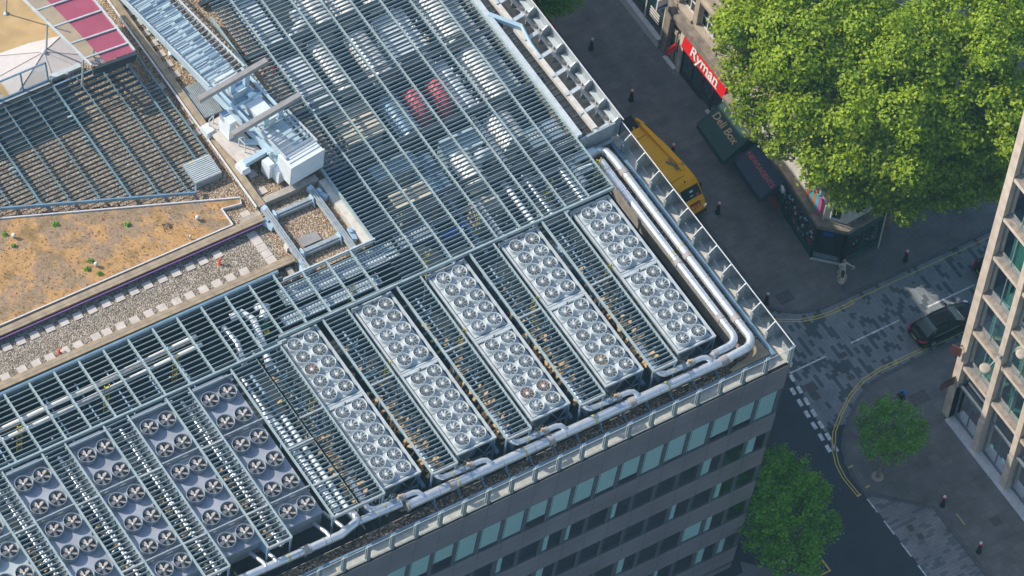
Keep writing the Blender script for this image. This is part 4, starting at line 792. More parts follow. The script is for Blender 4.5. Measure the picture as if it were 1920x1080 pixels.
# white valve fittings along the gravel
for i, (x, y) in enumerate([(-16.2, 26.5), (-16.35, 25.2), (-16.25, 24.3), (-16.2, 23.0), (-15.95, 21.8), (-15.7, 21.0), (-15.55, 20.5)]):
    t = thing('roof_anchor', 'white cast fitting on the gravel beside the machine, %s from the far end' % ORD[i], 'fitting', (x, y, 24.5), i * .4, 'white fittings beside the machine')
    b = MB(); b.tube([(0, 0, 0), (0, 0, .25)], .14, 10); b.build('base', 'bmu_white', t); b = MB(); b.tube([(-.28, 0, .3), (.28, 0, .3)], .11, 10); b.tube([(0, -.26, .28), (0, .05, .28)], .09, 8); b.build('body', 'bmu_white', t); b = MB(); b.obox((.2, .12, .36), (.12, .1, .08)); b.build('tag_plate', 'tan', t)
for i, (x, y) in enumerate([(-11.75, 19.45), (-11.2, 19.5), (-11.85, 18.85), (-11.25, 18.8)]):
    t = thing('marker_post', 'small red cap on the gravel between the machine arms, ' + ['upper left', 'upper right', 'lower left', 'lower right'][i] + ' of four', 'marker', (x, y, 24.5), 0, 'red caps on the gravel'); b = MB(); b.tube([(0, 0, 0), (0, 0, .5)], .07, 8); b.build('post', 'red', t); b = MB(); b.lathe([(.1, .48), (.1, .58), (.001, .64)], 10); b.build('cap', 'red', t)
# ---------------------------------------------------------------- turntable
T = thing('rail_turntable', 'grey steel rail turntable frame in the gravel pit below the cradle machine', 'turntable', (-15.6, 7.2, 24.5))
for x, lab in ((-17.25, 0), (-14.0, 1)):
    b = MB(); x -= -15.6
    for d in (-.13, 0, .13): b.box(x + d - .05, x + d + .05, -2.8, 2.6, .42, .56)
    b.box(x - .2, x + .2, -2.75, 2.55, .30, .42); b.build('rail', 'galv', T)
    for yy in (-2.75, 2.5): b = MB(); b.obox((x, yy, .4), (.36, .3, .34), (0, 0, .3)); b.build('end_stop', 'bmu', T)
for yy in (1.85, -1.4):
    b = MB(); b.box(-1.45, 1.4, yy - .22, yy + .22, .1, .36); b.box(-1.45, 1.4, yy - .09, yy + .09, .36, .46); b.build('cross_member', 'galv', T)
    for x in (-1.3, 1.3): b = MB(); b.add([(x - .04, yy - .45, 0), (x + .04, yy - .45, 0), (x + .04, yy + .45, 0), (x - .04, yy + .45, 0), (x - .04, yy - .2, .62), (x + .04, yy - .2, .62), (x + .04, yy + .2, .62), (x - .04, yy + .2, .62)], [(0, 3, 2, 1), (4, 5, 6, 7), (0, 1, 5, 4), (1, 2, 6, 5), (2, 3, 7, 6), (3, 0, 4, 7)]); b.build('bracket', 'bmu', T)
for x, yy, r in ((-1.95, 1.5, .3), (-1.75, -2.2, -.3), (2.0, 1.9, .4), (2.1, -1.6, -.2)):
    b = MB(); b.obox((x, yy, .25), (.34, .9, .34), (0, .3, r)); b.obox((x, yy + .2, .48), (.2, .3, .2), (.3, 0, r)); b.build('locking_bracket', 'bmu', T)
b = MB(); b.box(-1.95, -1.65, -.75, -.35, 0, .45); b.build('control_box', 'ledge', T)
t = thing('steel_plate', 'dark grey flat steel plate lying in the turntable pit', 'plate', (-15.9, 6.6, 24.66)); t.rotation_euler = (0, .06, .03); b = MB(); b.box(-.68, .68, -.36, .36, 0, .04); b.build('plate', 'bmu_arm', t); b = MB(); b.box(-.6, .6, -.3, -.25, -.14, 0); b.box(-.6, .6, .25, .3, -.14, 0); b.build('support', 'galv', t)
for lab, x0, x1, y0, y1, h, m in (('tan-topped concrete kerb across the pit below the machine counterweight', -17.0, -13.2, 10.05, 10.5, .45, 'concrete'), ('grey concrete kerb along the right of the turntable pit', -13.25, -12.65, 4.5, 10.0, .4, 'ledge'), ('low concrete kerb left of the turntable beside the sedum tip', -18.9, -17.6, 9.45, 9.75, .42, 'concrete'), ('low concrete kerb at the lower left of the turntable', -18.35, -18.0, 4.5, 5.3, .3, 'concrete')):
    b = MB(); b.box(x0, x1, y0, y1, 24.45, 24.5 + h); n = int((x1 - x0) / .6); tag(b.build('concrete_kerb', m), lab, 'kerb')
# ---------------------------------------------------------------- cradle machine (BMU)
B = thing('cradle_machine', 'pale blue window-cleaning cradle machine with slatted roof parked on the tan track', 'cradle machine', (-15.9, 16.0, 24.5), .131)
def bx(mb, u0, u1, v0, v1, z0, z1, mi=0): mb.box(u0, u1, -v1, -v0, z0 - 24.5, z1 - 24.5, mi)
b = MB(); bx(b, .15, 2.5, 4.55, 5.75, 25.3, 27.0); bx(b, -.02, .15, 4.5, 5.8, 25.35, 27.02); bx(b, .0, 2.55, 5.75, 5.83, 25.3, 27.05); b.build('counterweight', 'bmu_white', B)
b = MB(); bx(b, .1, 2.45, 4.75, 4.95, 27.0, 27.06); bx(b, .1, 2.45, 5.25, 5.45, 27.0, 27.06); b.build('lid_strip', 'bmu_white', B)
b = MB(); bx(b, .25, 2.4, -12, 4.5, 25.5, 26.05); b.build('chassis', 'bmu', B)
def slat_roof(v0, v1, z, tilt, u0, u1, name):
    s_ = MB(); n = int((v1 - v0) / .36)
    for i in range(n + 1): v = v0 + (v1 - v0) * i / n; s_.bar((u0, -v, z - 24.5 + tilt * (v - v0)), (u1, -v, z - 24.5 + tilt * (v - v0)), .05, .1)
    s_.build('slatted_roof', 'galv', B)
    for u in (u0, u1): s_ = MB(); s_.bar((u, -v0, z - 24.5), (u, -v1, z - 24.5 + tilt * (v1 - v0)), .1, .14); s_.build('roof_rail', 'galv_pale', B)
slat_roof(2.2, 5.1, 27.15, 0, .15, 2.5, 'front'); slat_roof(-13.5, -2.2, 26.5, .03, -.1, 2.6, 'rear')
b = MB()
for i in range(26): v = -13 + i * .6; bx(b, .35, 1.3, v, v + .34, 26.05, 26.12); bx(b, 1.6, 2.2, v + .1, v + .3, 26.05, 26.2)
b.build('treads', 'bmu', B)
b = MB()
for v0, v1, u0, u1, z in ((-1.9, -.9, .7, 1.9, 26.7), (.1, 2.0, .9, 2.0, 26.75), (2.6, 4.2, .5, 1.5, 26.4), (-2.6, -2.1, .6, 2.0, 26.6)): bx(b, u0, u1, v0, v1, 26.05, z)
b.build('hood', 'bmu_white', B)
b = MB(); bx(b, .75, 1.85, -1.6, -1.0, 26.7, 26.72); bx(b, 1.6, 2.3, -.6, 1.8, 26.05, 26.5); bx(b, .3, .6, -2, 2, 26.05, 26.45); b.build('motor_panel', 'plant_blue', B)
b = MB()
for u in (.15, 2.35): b.bar((u, 2.2, 2.35), (u, -4.4, 2.35), .14, .16)
for v in (-1.5, 0, 1.6): b.bar((.15, -v, 2.35), (2.35, -v, 2.35), .1, .1)
for v in (-.8, 1.2, 3.4): b.bar((.12, -v, 1.4), (.12, -v - .8, 2.3), .12, .12)
b.build('frame', 'bmu', B)
for v in (-1.1, 2.2):
    b = MB(); b.box(-1.85, 3.4, -v - .17, -v + .17, 3.25, 3.6); b.build('arm', 'bmu_arm', B); p = MB(); p.box(.6, .95, -v - .12, -v + .12, 2.3, 3.25); p.box(1.7, 2.05, -v - .12, -v + .12, 2.3, 3.25); p.build('arm_post', 'bmu', B)
b = MB(); b.box(-.95, -.45, -.95, .1, .9, 2.5); b.box(-.9, -.5, -.3, .12, 2.5, 2.56, 1); b.build('control_cabinet', ['bmu_white', 'plant_blue'], B)
b = MB(); b.box(-1.5, .2, -2.9, .9, .72, .86); b.build('platform', 'paver', B)
b = MB()
for u, v in ((-1.3, -.6), (-.9, -.7), (-.7, 1.6), (-.35, 1.7), (-.7, 2.2)): b.bar((u, -v, .86), (u, -v, 1.6), .05)
b.bar((-1.3, .6, 1.6), (-.9, .7, 1.6), .05); b.bar((-.7, -1.6, 1.6), (-.35, -1.7, 1.6), .05); b.bar((-.7, -1.6, 1.6), (-.7, -2.2, 1.6), .05); b.build('handrail', 'galv_pale', B)
for v in (-.5, 3.0):
    b = MB(); b.box(-1.75, -1.2, -v - .35, -v + .35, .55, 1.0); b.tube([(-1.7, -v - .3, .62), (-1.15, -v - .3, .62)], .17, 12); b.tube([(-1.7, -v + .3, .62), (-1.15, -v + .3, .62)], .17, 12); b.build('bogie', 'bmu_white', B)
b = MB(); b.box(-1.4, .6, -3.2, -2.85, .9, 1.25); b.bar((-.3, -1.6, .95), (.6, -2.4, 1.1), .3, .2); b.build('outrigger', 'bmu', B)
b = MB(); b.box(-.45, .05, -4.35, -3.55, .25, 1.3); b.build('winch_box', 'bmu_white', B); b = MB(); b.box(-.2, .32, -4.95, -4.2, .2, 1.25); b.build('winch_box', 'bmu_white', B)
# ---------------------------------------------------------------- red glazed canopy, parasol, terrace railing
CN = thing('glazed_canopy', 'canopy of red tinted glass panes between pale rafters above the terrace', 'canopy', (-20.8, 26, 24.5))
def cp(x, y, z=27.5): return (x + 20.8, y - 26, z - 24.5)
RL = [(-23.35, 30.0), (-22.96, 27.86), (-22.65, 26.24), (-22.36, 24.6), (-22.18, 23.19), (-22.1, 22.45)]; RR = [(-19.5, 28.0), (-19.36, 26.0), (-19.32, 24.35), (-19.25, 23.0), (-19.2, 22.65)]
RA = [((-23.35, 29.6), (-19.55, 29.1)), ((-22.96, 27.86), (-19.42, 27.6)), ((-22.65, 26.24), (-19.36, 26.0)), ((-22.36, 24.6), (-19.32, 24.35)), ((-22.18, 23.19), (-19.25, 23.0)), ((-22.1, 22.5), (-19.2, 22.3))]
for (a, c) in RA[:-1]: b = MB(); b.bar(cp(*a), cp(*c), .09, .12); b.build('rafter', 'galv_pale', CN)
for (a, c), (a2, c2) in zip(RA[:-1], RA[1:]): mid = lambda p, q, f=.30: (p[0] + (q[0] - p[0]) * f, p[1] + (q[1] - p[1]) * f); m1, m2 = mid(a, c), mid(a2, c2); b = MB(); b.quad(cp(*a, 27.45), cp(*m1, 27.45), cp(*m2, 27.45), cp(*a2, 27.45)); b.build('clear_pane', 'glass', CN, fix=False); b = MB(); b.quad(cp(*m1, 27.45), cp(*c, 27.45), cp(*c2, 27.45), cp(*m2, 27.45)); b.build('red_pane', 'glass_red', CN, fix=False)
for side in (0, 1): b = MB(); b.bar(cp(*RA[0][side]), cp(*RA[-1][side]), .12, .14); b.build('edge_beam', 'galv_pale', CN)
for x, y in ((-22.7, 27), (-22.3, 23.2), (-19.3, 27), (-19.25, 23.0)): b = MB(); b.box(x + 20.75, x + 20.85, y - 26.05, y - 25.95, -2.8 if y > 25 else 0, 2.95); b.build('post', 'galv', CN)
b = MB(); b.bar(cp(-22.1, 22.35, 27.1), cp(-19.2, 22.15, 27.1), .2, .6); b.build('fascia', 'steel_dark', CN)
PS = thing('parasol', 'large square cream parasol with a white finial on the terrace', 'parasol', (-23.0, 26.55, 21.7))
b = MB(); rim = [(-22.55, 23.2), (-22.3, 24.4), (-22.65, 26.1), (-24.5, 26.45), (-26.7, 26.6), (-27.0, 25.2), (-27.0, 23.5), (-24.65, 23.2)]
V = [(0, .2, 2.95)] + [(x + 24.25, y - 25.0, 2.35) for x, y in rim]; b.add(V, [(0, i + 1, (i + 1) % 8 + 1) for i in range(8)])
b.add([(x, y, z) for x, y, z in V[1:]] + [(x, y, z - .22) for x, y, z in V[1:]], [(i, (i + 1) % 8, 8 + (i + 1) % 8, 8 + i) for i in range(8)]); b.build('fabric', 'canopy_fabric', PS)
b = MB()
for p in V[1:]: b.bar((0, .2, 2.97), (p[0], p[1], p[2] + .02), .03, .03)
b.build('rib', 'paver', PS); b = MB(); b.tube([(0, .2, 0), (0, .2, 2.95)], .05, 8); b.build('pole', 'paver', PS); b = MB(); b.lathe([(.14, 2.93), (.14, 3.05), (.05, 3.12), (.001, 3.13)], 12, (0, .2, 0)); b.build('finial', 'bmu_white', PS)
PS.scale = (1.16, 1.16, 1.0)
PS2 = dup(PS, (-28.9, 26.1, 21.6), .1, 'second cream parasol farther left behind the glass railing'); PS['group'] = PS2['group'] = 'cream parasols'
RB = thing('glass_railing', 'framed glass railing in front of the cream parasols', 'railing', (-23.8, 24.75, 24.5))
for i in range(3):
    x1 = -1.75 * i; x0 = x1 - 1.75; b = MB(); b.add([(x0 + .05, .02, .1), (x1 - .05, .02, .1), (x1 - .08, .35, 1.35), (x0 + .02, .35, 1.35)], [(0, 1, 2, 3)]); b.build('glass_panel', 'glass', RB, fix=False)
    b = MB(); b.bar((x1, 0, 0), (x1 - .03, .38, 1.4), .09, .09); b.build('post', 'steel_blue', RB)
b = MB(); b.bar((-8, .38, 1.4), (0, .38, 1.4), .09, .09); b.build('top_rail', 'steel_blue', RB); b = MB(); b.bar((-8, 0, .1), (0, 0, .1), .1, .1); b.build('bottom_rail', 'steel_blue', RB)
b = MB(); b.box(.1, 2.2, -.2, .15, -.1, .35); b.box(-9, 0, -.25, -.02, -.2, .05); b.build('plinth', 'galv_pale', RB)
t = thing('security_camera', 'small dark dome lamp on a stem above the terrace screen', 'lamp', (-22.9, 23.9, 24.6)); b = MB(); b.tube([(.25, -.3, 0), (.1, 0, .6), (0, .05, .95)], .035, 6); b.build('stem', 'steel_blue', t); b = MB(); b.lathe([(.001, .88), (.12, .92), (.15, 1.0), (.1, 1.08), (.001, 1.1)], 12, (0, .05, 0)); b.build('dome', 'casing', t)
t = thing('flag_pole', 'slim pole at the top left whose shadow falls across the sandy terrace', 'pole', (-22.4, 32.6, 21.7)); b = MB(); b.tube([(0, 0, 0), (0, 0, 3.2)], .05, 8); b.build('shaft', 'galv', t); b = MB(); b.lathe([(.18, 0), (.16, .06), (.001, .07)], 12); b.build('base_plate', 'galv', t)
# ================================================================ street side: shops
RY = thing('stone_shop_building', 'brown stone building with white sash windows above the red shop fascia', 'building', (24.3, 23, 0))
def rb(mb, x0, x1, y0, y1, z0, z1, mi=0): mb.box(x0 - 24.3, x1 - 24.3, y0 - 23, y1 - 23, z0, z1, mi)
b = MB()
rb(b, 25.3, 36, 16.7, 60, 0, 17); 
for y0, y1 in ((16.7, 17.45), (18.62, 19.1), (21.35, 21.8), (23.5, 24.2), (26.2, 26.7), (28.7, 29.2)): rb(b, 24.5, 25.3, y0, y1, 5.35, 17)
for z0, z1 in ((5.35, 5.55), (8.25, 10.0), (12.6, 14.3), (16.5, 17)): rb(b, 24.52, 25.3, 17.45, 60, z0, z1)
for z in (8.25, 12.6): rb(b, 24.3, 24.52, 16.7, 60, z + .25, z + .5)
b.build('wall', 'stone', RY)
b = MB(); rb(b, 23.85, 25.3, 16.6, 23.7, 5.0, 5.35); rb(b, 24.0, 25.3, 16.65, 23.7, 4.45, 5.0); rb(b, 24.05, 25.3, 23.7, 60, 4.6, 5.2); rb(b, 24.2, 24.5, 17.5, 23.4, 5.35, 5.5); b.build('cornice', 'stone_dirty', RY)
def sash(y0, y1, z0, z1, n):
    f = MB(); w_ = (y1 - y0) / n
    for i in range(n + 1): rb(f, 24.86, 24.95, y0 + i * w_ - .045, y0 + i * w_ + .045, z0, z1)
    for z in (z0 + .045, (z0 + z1) / 2, z1 - .045): rb(f, 24.865, 24.945, y0, y1, z - .045, z + .045)
    o = f.build('window', 'sash', RY); g = MB(); rb(g, 24.93, 24.94, y0, y1, z0, z1); g.build('pane', 'car_glass', o)
    s = MB(); rb(s, 24.35, 24.9, y0 - .1, y1 + .1, z0 - .18, z0); s.build('sill', 'stone', o)
for z0, z1 in ((5.75, 7.75), (10.15, 12.0)): sash(19.2, 21.3, z0, z1, 3); sash(17.5, 18.55, z0, z1, 2); sash(21.9, 23.4, z0, z1, 2); sash(24.3, 26.1, z0, z1, 3); sash(26.8, 28.6, z0, z1, 3)
b = MB(); rb(b, 24.45, 24.7, 16.72, 16.98, 0, 17); b.build('corner_pier', 'stone_pale', RY); b = MB(); b.tube([(.05, -6.0, 4.5), (.05, -6.0, 17)], .07, 8); b.tube([(.05, -4.4, 5.3), (.05, -4.4, 17)], .05, 8); b.build('downpipe', 'shop_dark', RY)
b = MB(); rb(b, 24.75, 25.3, 16.7, 21.9, 0, 4.5, 1); rb(b, 24.2, 25.3, 21.9, 22.35, 0, 4.45); rb(b, 24.2, 25.3, 23.7, 24.35, 0, 4.6, 2); rb(b, 24.6, 25.3, 22.35, 23.7, 0, 4.45, 1); rb(b, 24.2, 25.3, 16.7, 16.95, 0, 3.2); rb(b, 24.7, 25.3, 24.35, 60, 0, 4.6, 1); b.build('ground_floor', ['stone_pale', 'shop_dark', 'stone_dirty'], RY)
b = MB()
for y in (16.98, 18.15, 18.25, 19.4, 20.6, 21.85): rb(b, 24.28, 24.4, y - .05, y + .05, 0.0, 3.2)
rb(b, 24.28, 24.4, 16.95, 21.9, 2.9, 3.2); rb(b, 24.26, 24.42, 19.4, 21.9, 0, .3); b.build('shopfront_frame', mk('maroon', (.05, .012, .012), .5), RY)
b = MB(); rb(b, 24.33, 24.34, 16.98, 21.85, .1, 3.0); b.build('shop_window', 'glass_office', RY, fix=False)
b = MB(); q_ = random.Random(2)
for i in range(26): y, z = q_.uniform(17, 21.6), q_.uniform(.3, 2.6); s = q_.uniform(.1, .3); rb(b, 24.6, 24.7, y - s, y + s, z - s * .7, z + s * .7, q_.randrange(4))
b.build('display_goods', ['poster_red', 'sash', 'teal_pale', 'shop_dark'], RY)
b = MB(); rb(b, 24.0, 24.3, 17.1, 18.3, .072, .14); rb(b, 24.0, 24.3, 22.3, 23.6, .072, .15); b.build('doorstep', 'kerb_white', RY)
b = MB(); rb(b, 24.5, 24.6, 22.4, 22.95, .1, 3.0); rb(b, 24.5, 24.6, 23.1, 23.65, .1, 3.0); rb(b, 24.47, 24.5, 22.5, 22.85, 1.3, 2.6, 1); rb(b, 24.47, 24.5, 23.2, 23.55, 1.3, 2.6, 1); b.build('side_door', ['stone', 'car_glass'], RY)
b = MB(); rb(b, 24.1, 24.4, 24.45, 60, 0, .95); rb(b, 24.0, 24.1, 24.45, 60, .85, 1.0); b.build('stall_riser', 'kerb_white', RY); b = MB(); rb(b, 24.38, 24.39, 24.45, 60, 1.0, 4.4); b.build('shop_window', 'car_glass', RY)
for y in (24.5, 26.6, 28.7): b = MB(); rb(b, 24.3, 24.44, y - .06, y + .06, 1.0, 4.5); b.build('mullion', 'stone_pale', RY)
for i in range(4): b = MB(); rb(b, 24.2, 24.26, 24.9, 26.0, 2.0 + i * .28, 2.1 + i * .28); b.build('shutter_slat', 'stone_pale', RY)
SG = thing('shop_fascia', 'long bright red shop fascia sign with white lettering', 'shop sign', (23.95, 19.2, 3.3), 0)
b = MB(); b.add([(-.05, -2.55, 0), (.35, -2.55, 0), (.35, -2.55, 1.1), (.15, -2.55, 1.1), (-.05, 2.6, 0), (.35, 2.6, 0), (.35, 2.6, 1.1), (.15, 2.6, 1.1)], [(0, 1, 2, 3), (7, 6, 5, 4), (0, 4, 5, 1), (1, 5, 6, 2), (2, 6, 7, 3), (3, 7, 4, 0)]); b.build('board', 'sign_red', SG)
text('Ryman', 'lettering', 1.22, 'sign_white', (.03, -.05, .62), (0, -1, 0), (.2, 0, 1.1), SG, .012, .02)
b = MB(); b.bar((-.03, -.35, .14), (-.03, -1.75, .14), .015, .07); b.build('strapline', 'sign_white', SG)
PJ = thing('projecting_sign', 'small red projecting sign at the upper end of the red fascia', 'sign', (23.6, 22.2, 2.3)); b = MB(); b.obox((0, .15, .25), (.95, .10, .62), (0, 0, .25)); b.build('board', 'sign_red', PJ); b = MB(); b.obox((-.05, .08, .12), (.7, .09, .10), (0, 0, .25)); b.build('yellow_strip', 'orange', PJ); b = MB(); b.bar((.3, .2, .6), (.75, .2, .7), .05); b.build('bracket', 'shop_dark', PJ)
PJ = thing('projecting_sign', 'white and blue projecting sign at the very top of the stone facade', 'sign', (23.5, 24.0, 5.2)); b = MB(); b.box(-.45, .45, -.06, .06, 0, 1.1); b.build('board', 'sash', PJ); b = MB(); b.box(-.4, .4, -.07, .07, .1, .4); b.build('blue_band', 'pump_blue', PJ); b = MB(); b.bar((.4, 0, .9), (.75, 0, .9), .06); b.build('bracket', 'shop_dark', PJ)
# low pale shops under the trees
LS = thing('corner_shop', 'dark fronted corner shop with a pale stone upper floor under the plane trees', 'shop', (25, 8, 0))
CP = [(23.85, 16.6), (23.85, 8.85), (23.45, 4.45), (24.95, 3.05), (28.0, 3.3), (28.0, 16.6)]
def rel(P, dx=0, dy=0): return [(x - 25 + dx, y - 8 + dy) for x, y in P]
CI = [(24.35, 16.6), (24.35, 8.7), (24.0, 4.75), (25.15, 3.6), (28.0, 3.8), (28.0, 16.6)]
b = MB(); b.prism(rel(CI), .1, 3.3); b.build('shop_interior', 'shop_dark', LS)
b = MB(); b.prism(rel(CP), 3.35, 3.75); b.prism(rel([(x - .12, y - .1) for x, y in CP[:5]] + [CP[5]]), 3.75, 3.9); b.build('cornice', 'stone_dirty', LS)
CU = [(24.3, 16.6), (24.3, 8.8), (23.95, 4.75), (25.1, 3.55), (28.0, 3.75), (28.0, 16.6)]
b = MB(); b.prism(rel(CU), 3.9, 7.4); b.build('upper_wall', 'stone_pale', LS); b = MB(); b.prism(rel([(x - .15, y - .12) for x, y in CU]), 7.4, 7.65); b.build('roof', 'stone_dirty', LS)
def wall_win(p, q_, u0, u1, z0, z1, m='room', frame='sash'):
    p = Vector((p[0] - 25, p[1] - 8, 0)); q_ = Vector((q_[0] - 25, q_[1] - 8, 0)); d = (q_ - p).normalized(); n = Vector((d.y, -d.x, 0)); n = -n if n.dot(Vector((-1, -1, 0))) < 0 else n
    f = MB(); a, c = p + d * u0, p + d * u1
    for s in (a, c): f.bar(s + n * .03 + Vector((0, 0, z0)), s + n * .03 + Vector((0, 0, z1)), .1, .1)
    for z in (z0, z1): f.bar(a + n * .03 + Vector((0, 0, z)), c + n * .03 + Vector((0, 0, z)), .1, .12)
    o = f.build('window', frame, LS); g = MB(); g.quad(a + n * .01 + Vector((0, 0, z0)), c + n * .01 + Vector((0, 0, z0)), c + n * .01 + Vector((0, 0, z1)), a + n * .01 + Vector((0, 0, z1))); g.build('pane', m, o, fix=False)
for u in (1.2, 3.4, 5.6): wall_win(CU[0], CU[1], u, u + 1.1, 4.6, 6.6, 'car_glass')
wall_win(CU[2], CU[3], .55, 1.25, 4.2, 6.3, 'car_glass'); wall_win(CU[3], CU[4], .5, 1.6, 4.5, 6.4, 'car_glass')
b = MB()
for i, c in enumerate((0, 1, 2, 1, 3)): y0 = 6.65 - i * .36; b.box(-1.1 + .03 * -i, -.85, y0 - 8.3, y0 - 7.98, 4.1, 5.7, c)
b.build('poster_strip', ['poster_red', 'poster_cyan', 'poster_orange', 'poster_pink'], LS)
b = MB()
for p, q_ in zip(CP[1:4], CP[2:5]):
    p, q_ = Vector((p[0] - 25, p[1] - 8, 0)), Vector((q_[0] - 25, q_[1] - 8, 0)); L = (q_ - p).length; n = max(1, int(L / 1.5)); d = (q_ - p) / n
    chamf = abs(p.x - (CP[2][0] - 25)) < .01 and abs(p.y - (CP[2][1] - 8)) < .01
    for i in range(n + 1): s = p + d * i; b.bar(s + Vector((.05, .05, 0)), s + Vector((.05, .05, 3.35)), .14, .14)
    if not chamf: b.bar(p + Vector((.08, .05, .3)), q_ + Vector((.08, .05, .3)), .16, .6); b.bar(p + Vector((.06, .05, 3.1)), q_ + Vector((.06, .05, 3.1)), .14, .5)
b.build('shopfront_frame', 'teal_dark', LS)
b = MB(); g_ = Vector((0, 0, 1))
for p, q_ in ((CP[1], CP[2]), (CP[3], CP[4])):
    b.quad((p[0] - 24.9, p[1] - 7.95, .6), (q_[0] - 24.9, q_[1] - 7.95, .6), (q_[0] - 24.9, q_[1] - 7.95, 2.9), (p[0] - 24.9, p[1] - 7.95, 2.9))
b.build('shop_window', 'glass_office', LS, fix=False)
b = MB(); q_ = random.Random(9)
for i in range(110):
    u = q_.random(); x, y = (23.78 - .40 * u + .18 - 25, 8.8 - 4.3 * u - 8) if i < 75 else (25.05 + 2.8 * u - 25, 3.28 + .2 * u - 8); s = q_.uniform(.03, .09); z = q_.uniform(.7, 2.7); b.box(x - .05, x + .05, y - s, y + s, z - s, z + s, q_.randrange(6)) if i < 75 else b.box(x - s, x + s, y - .03, y + .03, z - s, z + s, q_.randrange(6))
b.build('display_goods', ['poster_red', 'poster_cyan', 'plant_blue', 'poster_pink', 'sash', 'teal_pale'], LS)
b = MB(); b.prism(rel([(23.35, 4.4), (24.9, 2.95), (24.95, 3.1), (23.5, 4.5)]), .072, .17); b.build('doorstep', 'kerb_white', LS)
b = MB(); b.prism(rel([(23.7, 4.55), (24.9, 3.4), (25.3, 3.9), (24.1, 5.0)]), .071, .10); b.build('door_mat', 'grating', LS)
b = MB(); b.prism(rel([(24.12, 4.58), (24.82, 3.92), (24.86, 3.98), (24.16, 4.64)]), .3, 2.7); b.build('shop_door', 'car_glass', LS); b = MB(); b.obox((-.62, -3.72, 2.4), (.7, .06, .35), (0, 0, -.8)); b.build('poster', 'pump_blue', LS)
b = MB(); b.tube([(27.95 - 25, 3.0 - 8, 0), (27.95 - 25, 3.0 - 8, 4)], .06, 8); b.tube([(-1.1, -3.4, 3.9), (-1.15, -3.5, 5.6)], .05, 6); b.build('downpipe', 'stone_pale', LS)
b = MB(); b.lathe([(.001, 0), (.32, .01), (.32, .09), (.001, .1)], 16); o = b.build('round_sign', 'sash', LS); o.location = (-1.35, .75, 2.6); o.rotation_euler = (0, -1.4, 0)
b = MB(); b.box(-1.3, -1.0, .9, 2.6, .1, .5); b.build('produce_crate', 'poster_red', LS)
def awning(name, label, P, m, word, tm, size, cen, right, up):
    t = thing(name, label, 'awning', P[0]); o = Vector(P[0]); A = [Vector(p) - o for p in P]      # front-left, front-right, back-right, back-left
    b = MB(); dn = Vector((0, 0, -.05)); b.add(A + [a + dn for a in A], [(0, 1, 2, 3), (7, 6, 5, 4), (0, 4, 5, 1), (1, 5, 6, 2), (2, 6, 7, 3), (3, 7, 4, 0)])
    v = Vector((0, 0, -.42)); b.add([A[0], A[1], A[1] + v, A[0] + v], [(0, 1, 2, 3)]); b.add([A[1], A[2], A[2] + Vector((0, 0, -.9)), A[1] + v], [(0, 1, 2, 3)]); b.add([A[0], A[3], A[3] + Vector((0, 0, -.9)), A[0] + v], [(0, 1, 2, 3)]); b.build('canopy', m, t, fix=False)
    b = MB(); b.bar(A[0] + Vector((0, 0, .02)), A[1] + Vector((0, 0, .02)), .05); b.bar(A[0] + Vector((0, 0, .02)), A[3] + Vector((0, 0, .02)), .03); b.bar(A[1] + Vector((0, 0, .02)), A[2] + Vector((0, 0, .02)), .03)
    b.bar(A[0] + v, A[1] + v, .03, .03, 0); b.build('frame', 'galv' if 0 else m, t)
    nrm = (A[1] - A[0]).cross(A[3] - A[0]).normalized(); nrm = -nrm if nrm.z < 0 else nrm
    text(word, 'lettering', size, tm, Vector(cen) - o + nrm * .03, right, up, t, .008, .012); return t, A
t, A = awning('shop_awning', 'dark green shop awning with tan lettering between the red fascia and the navy awning', [(21.75, 16.28, 2.3), (21.55, 12.75, 2.3), (24.3, 13.1, 3.35), (24.3, 16.55, 3.35)], 'awning_green', 'Deli Box', 'text_tan', .78, (22.95, 14.75, 2.81), (-.05, -1, 0), (2.65, 0, 1.05))
b = MB(); b.bar(A[0] + Vector((-.01, -1.2, -.38)), A[0] + Vector((-.12, -2.9, -.38)), .02, .07); b.build('valance_lettering', 'band_yellow', t)
awning('shop_awning', 'dark navy shop awning with faded pink lettering beside the corner shop', [(22.26, 12.52, 2.25), (22.03, 8.98, 2.25), (24.1, 9.0, 3.1), (24.3, 12.6, 3.1)], 'awning_navy', 'NEWSAGENTS', 'text_pink', .50, (23.2, 10.75, 2.66), (-.05, -1, 0), (2.0, 0, .85))
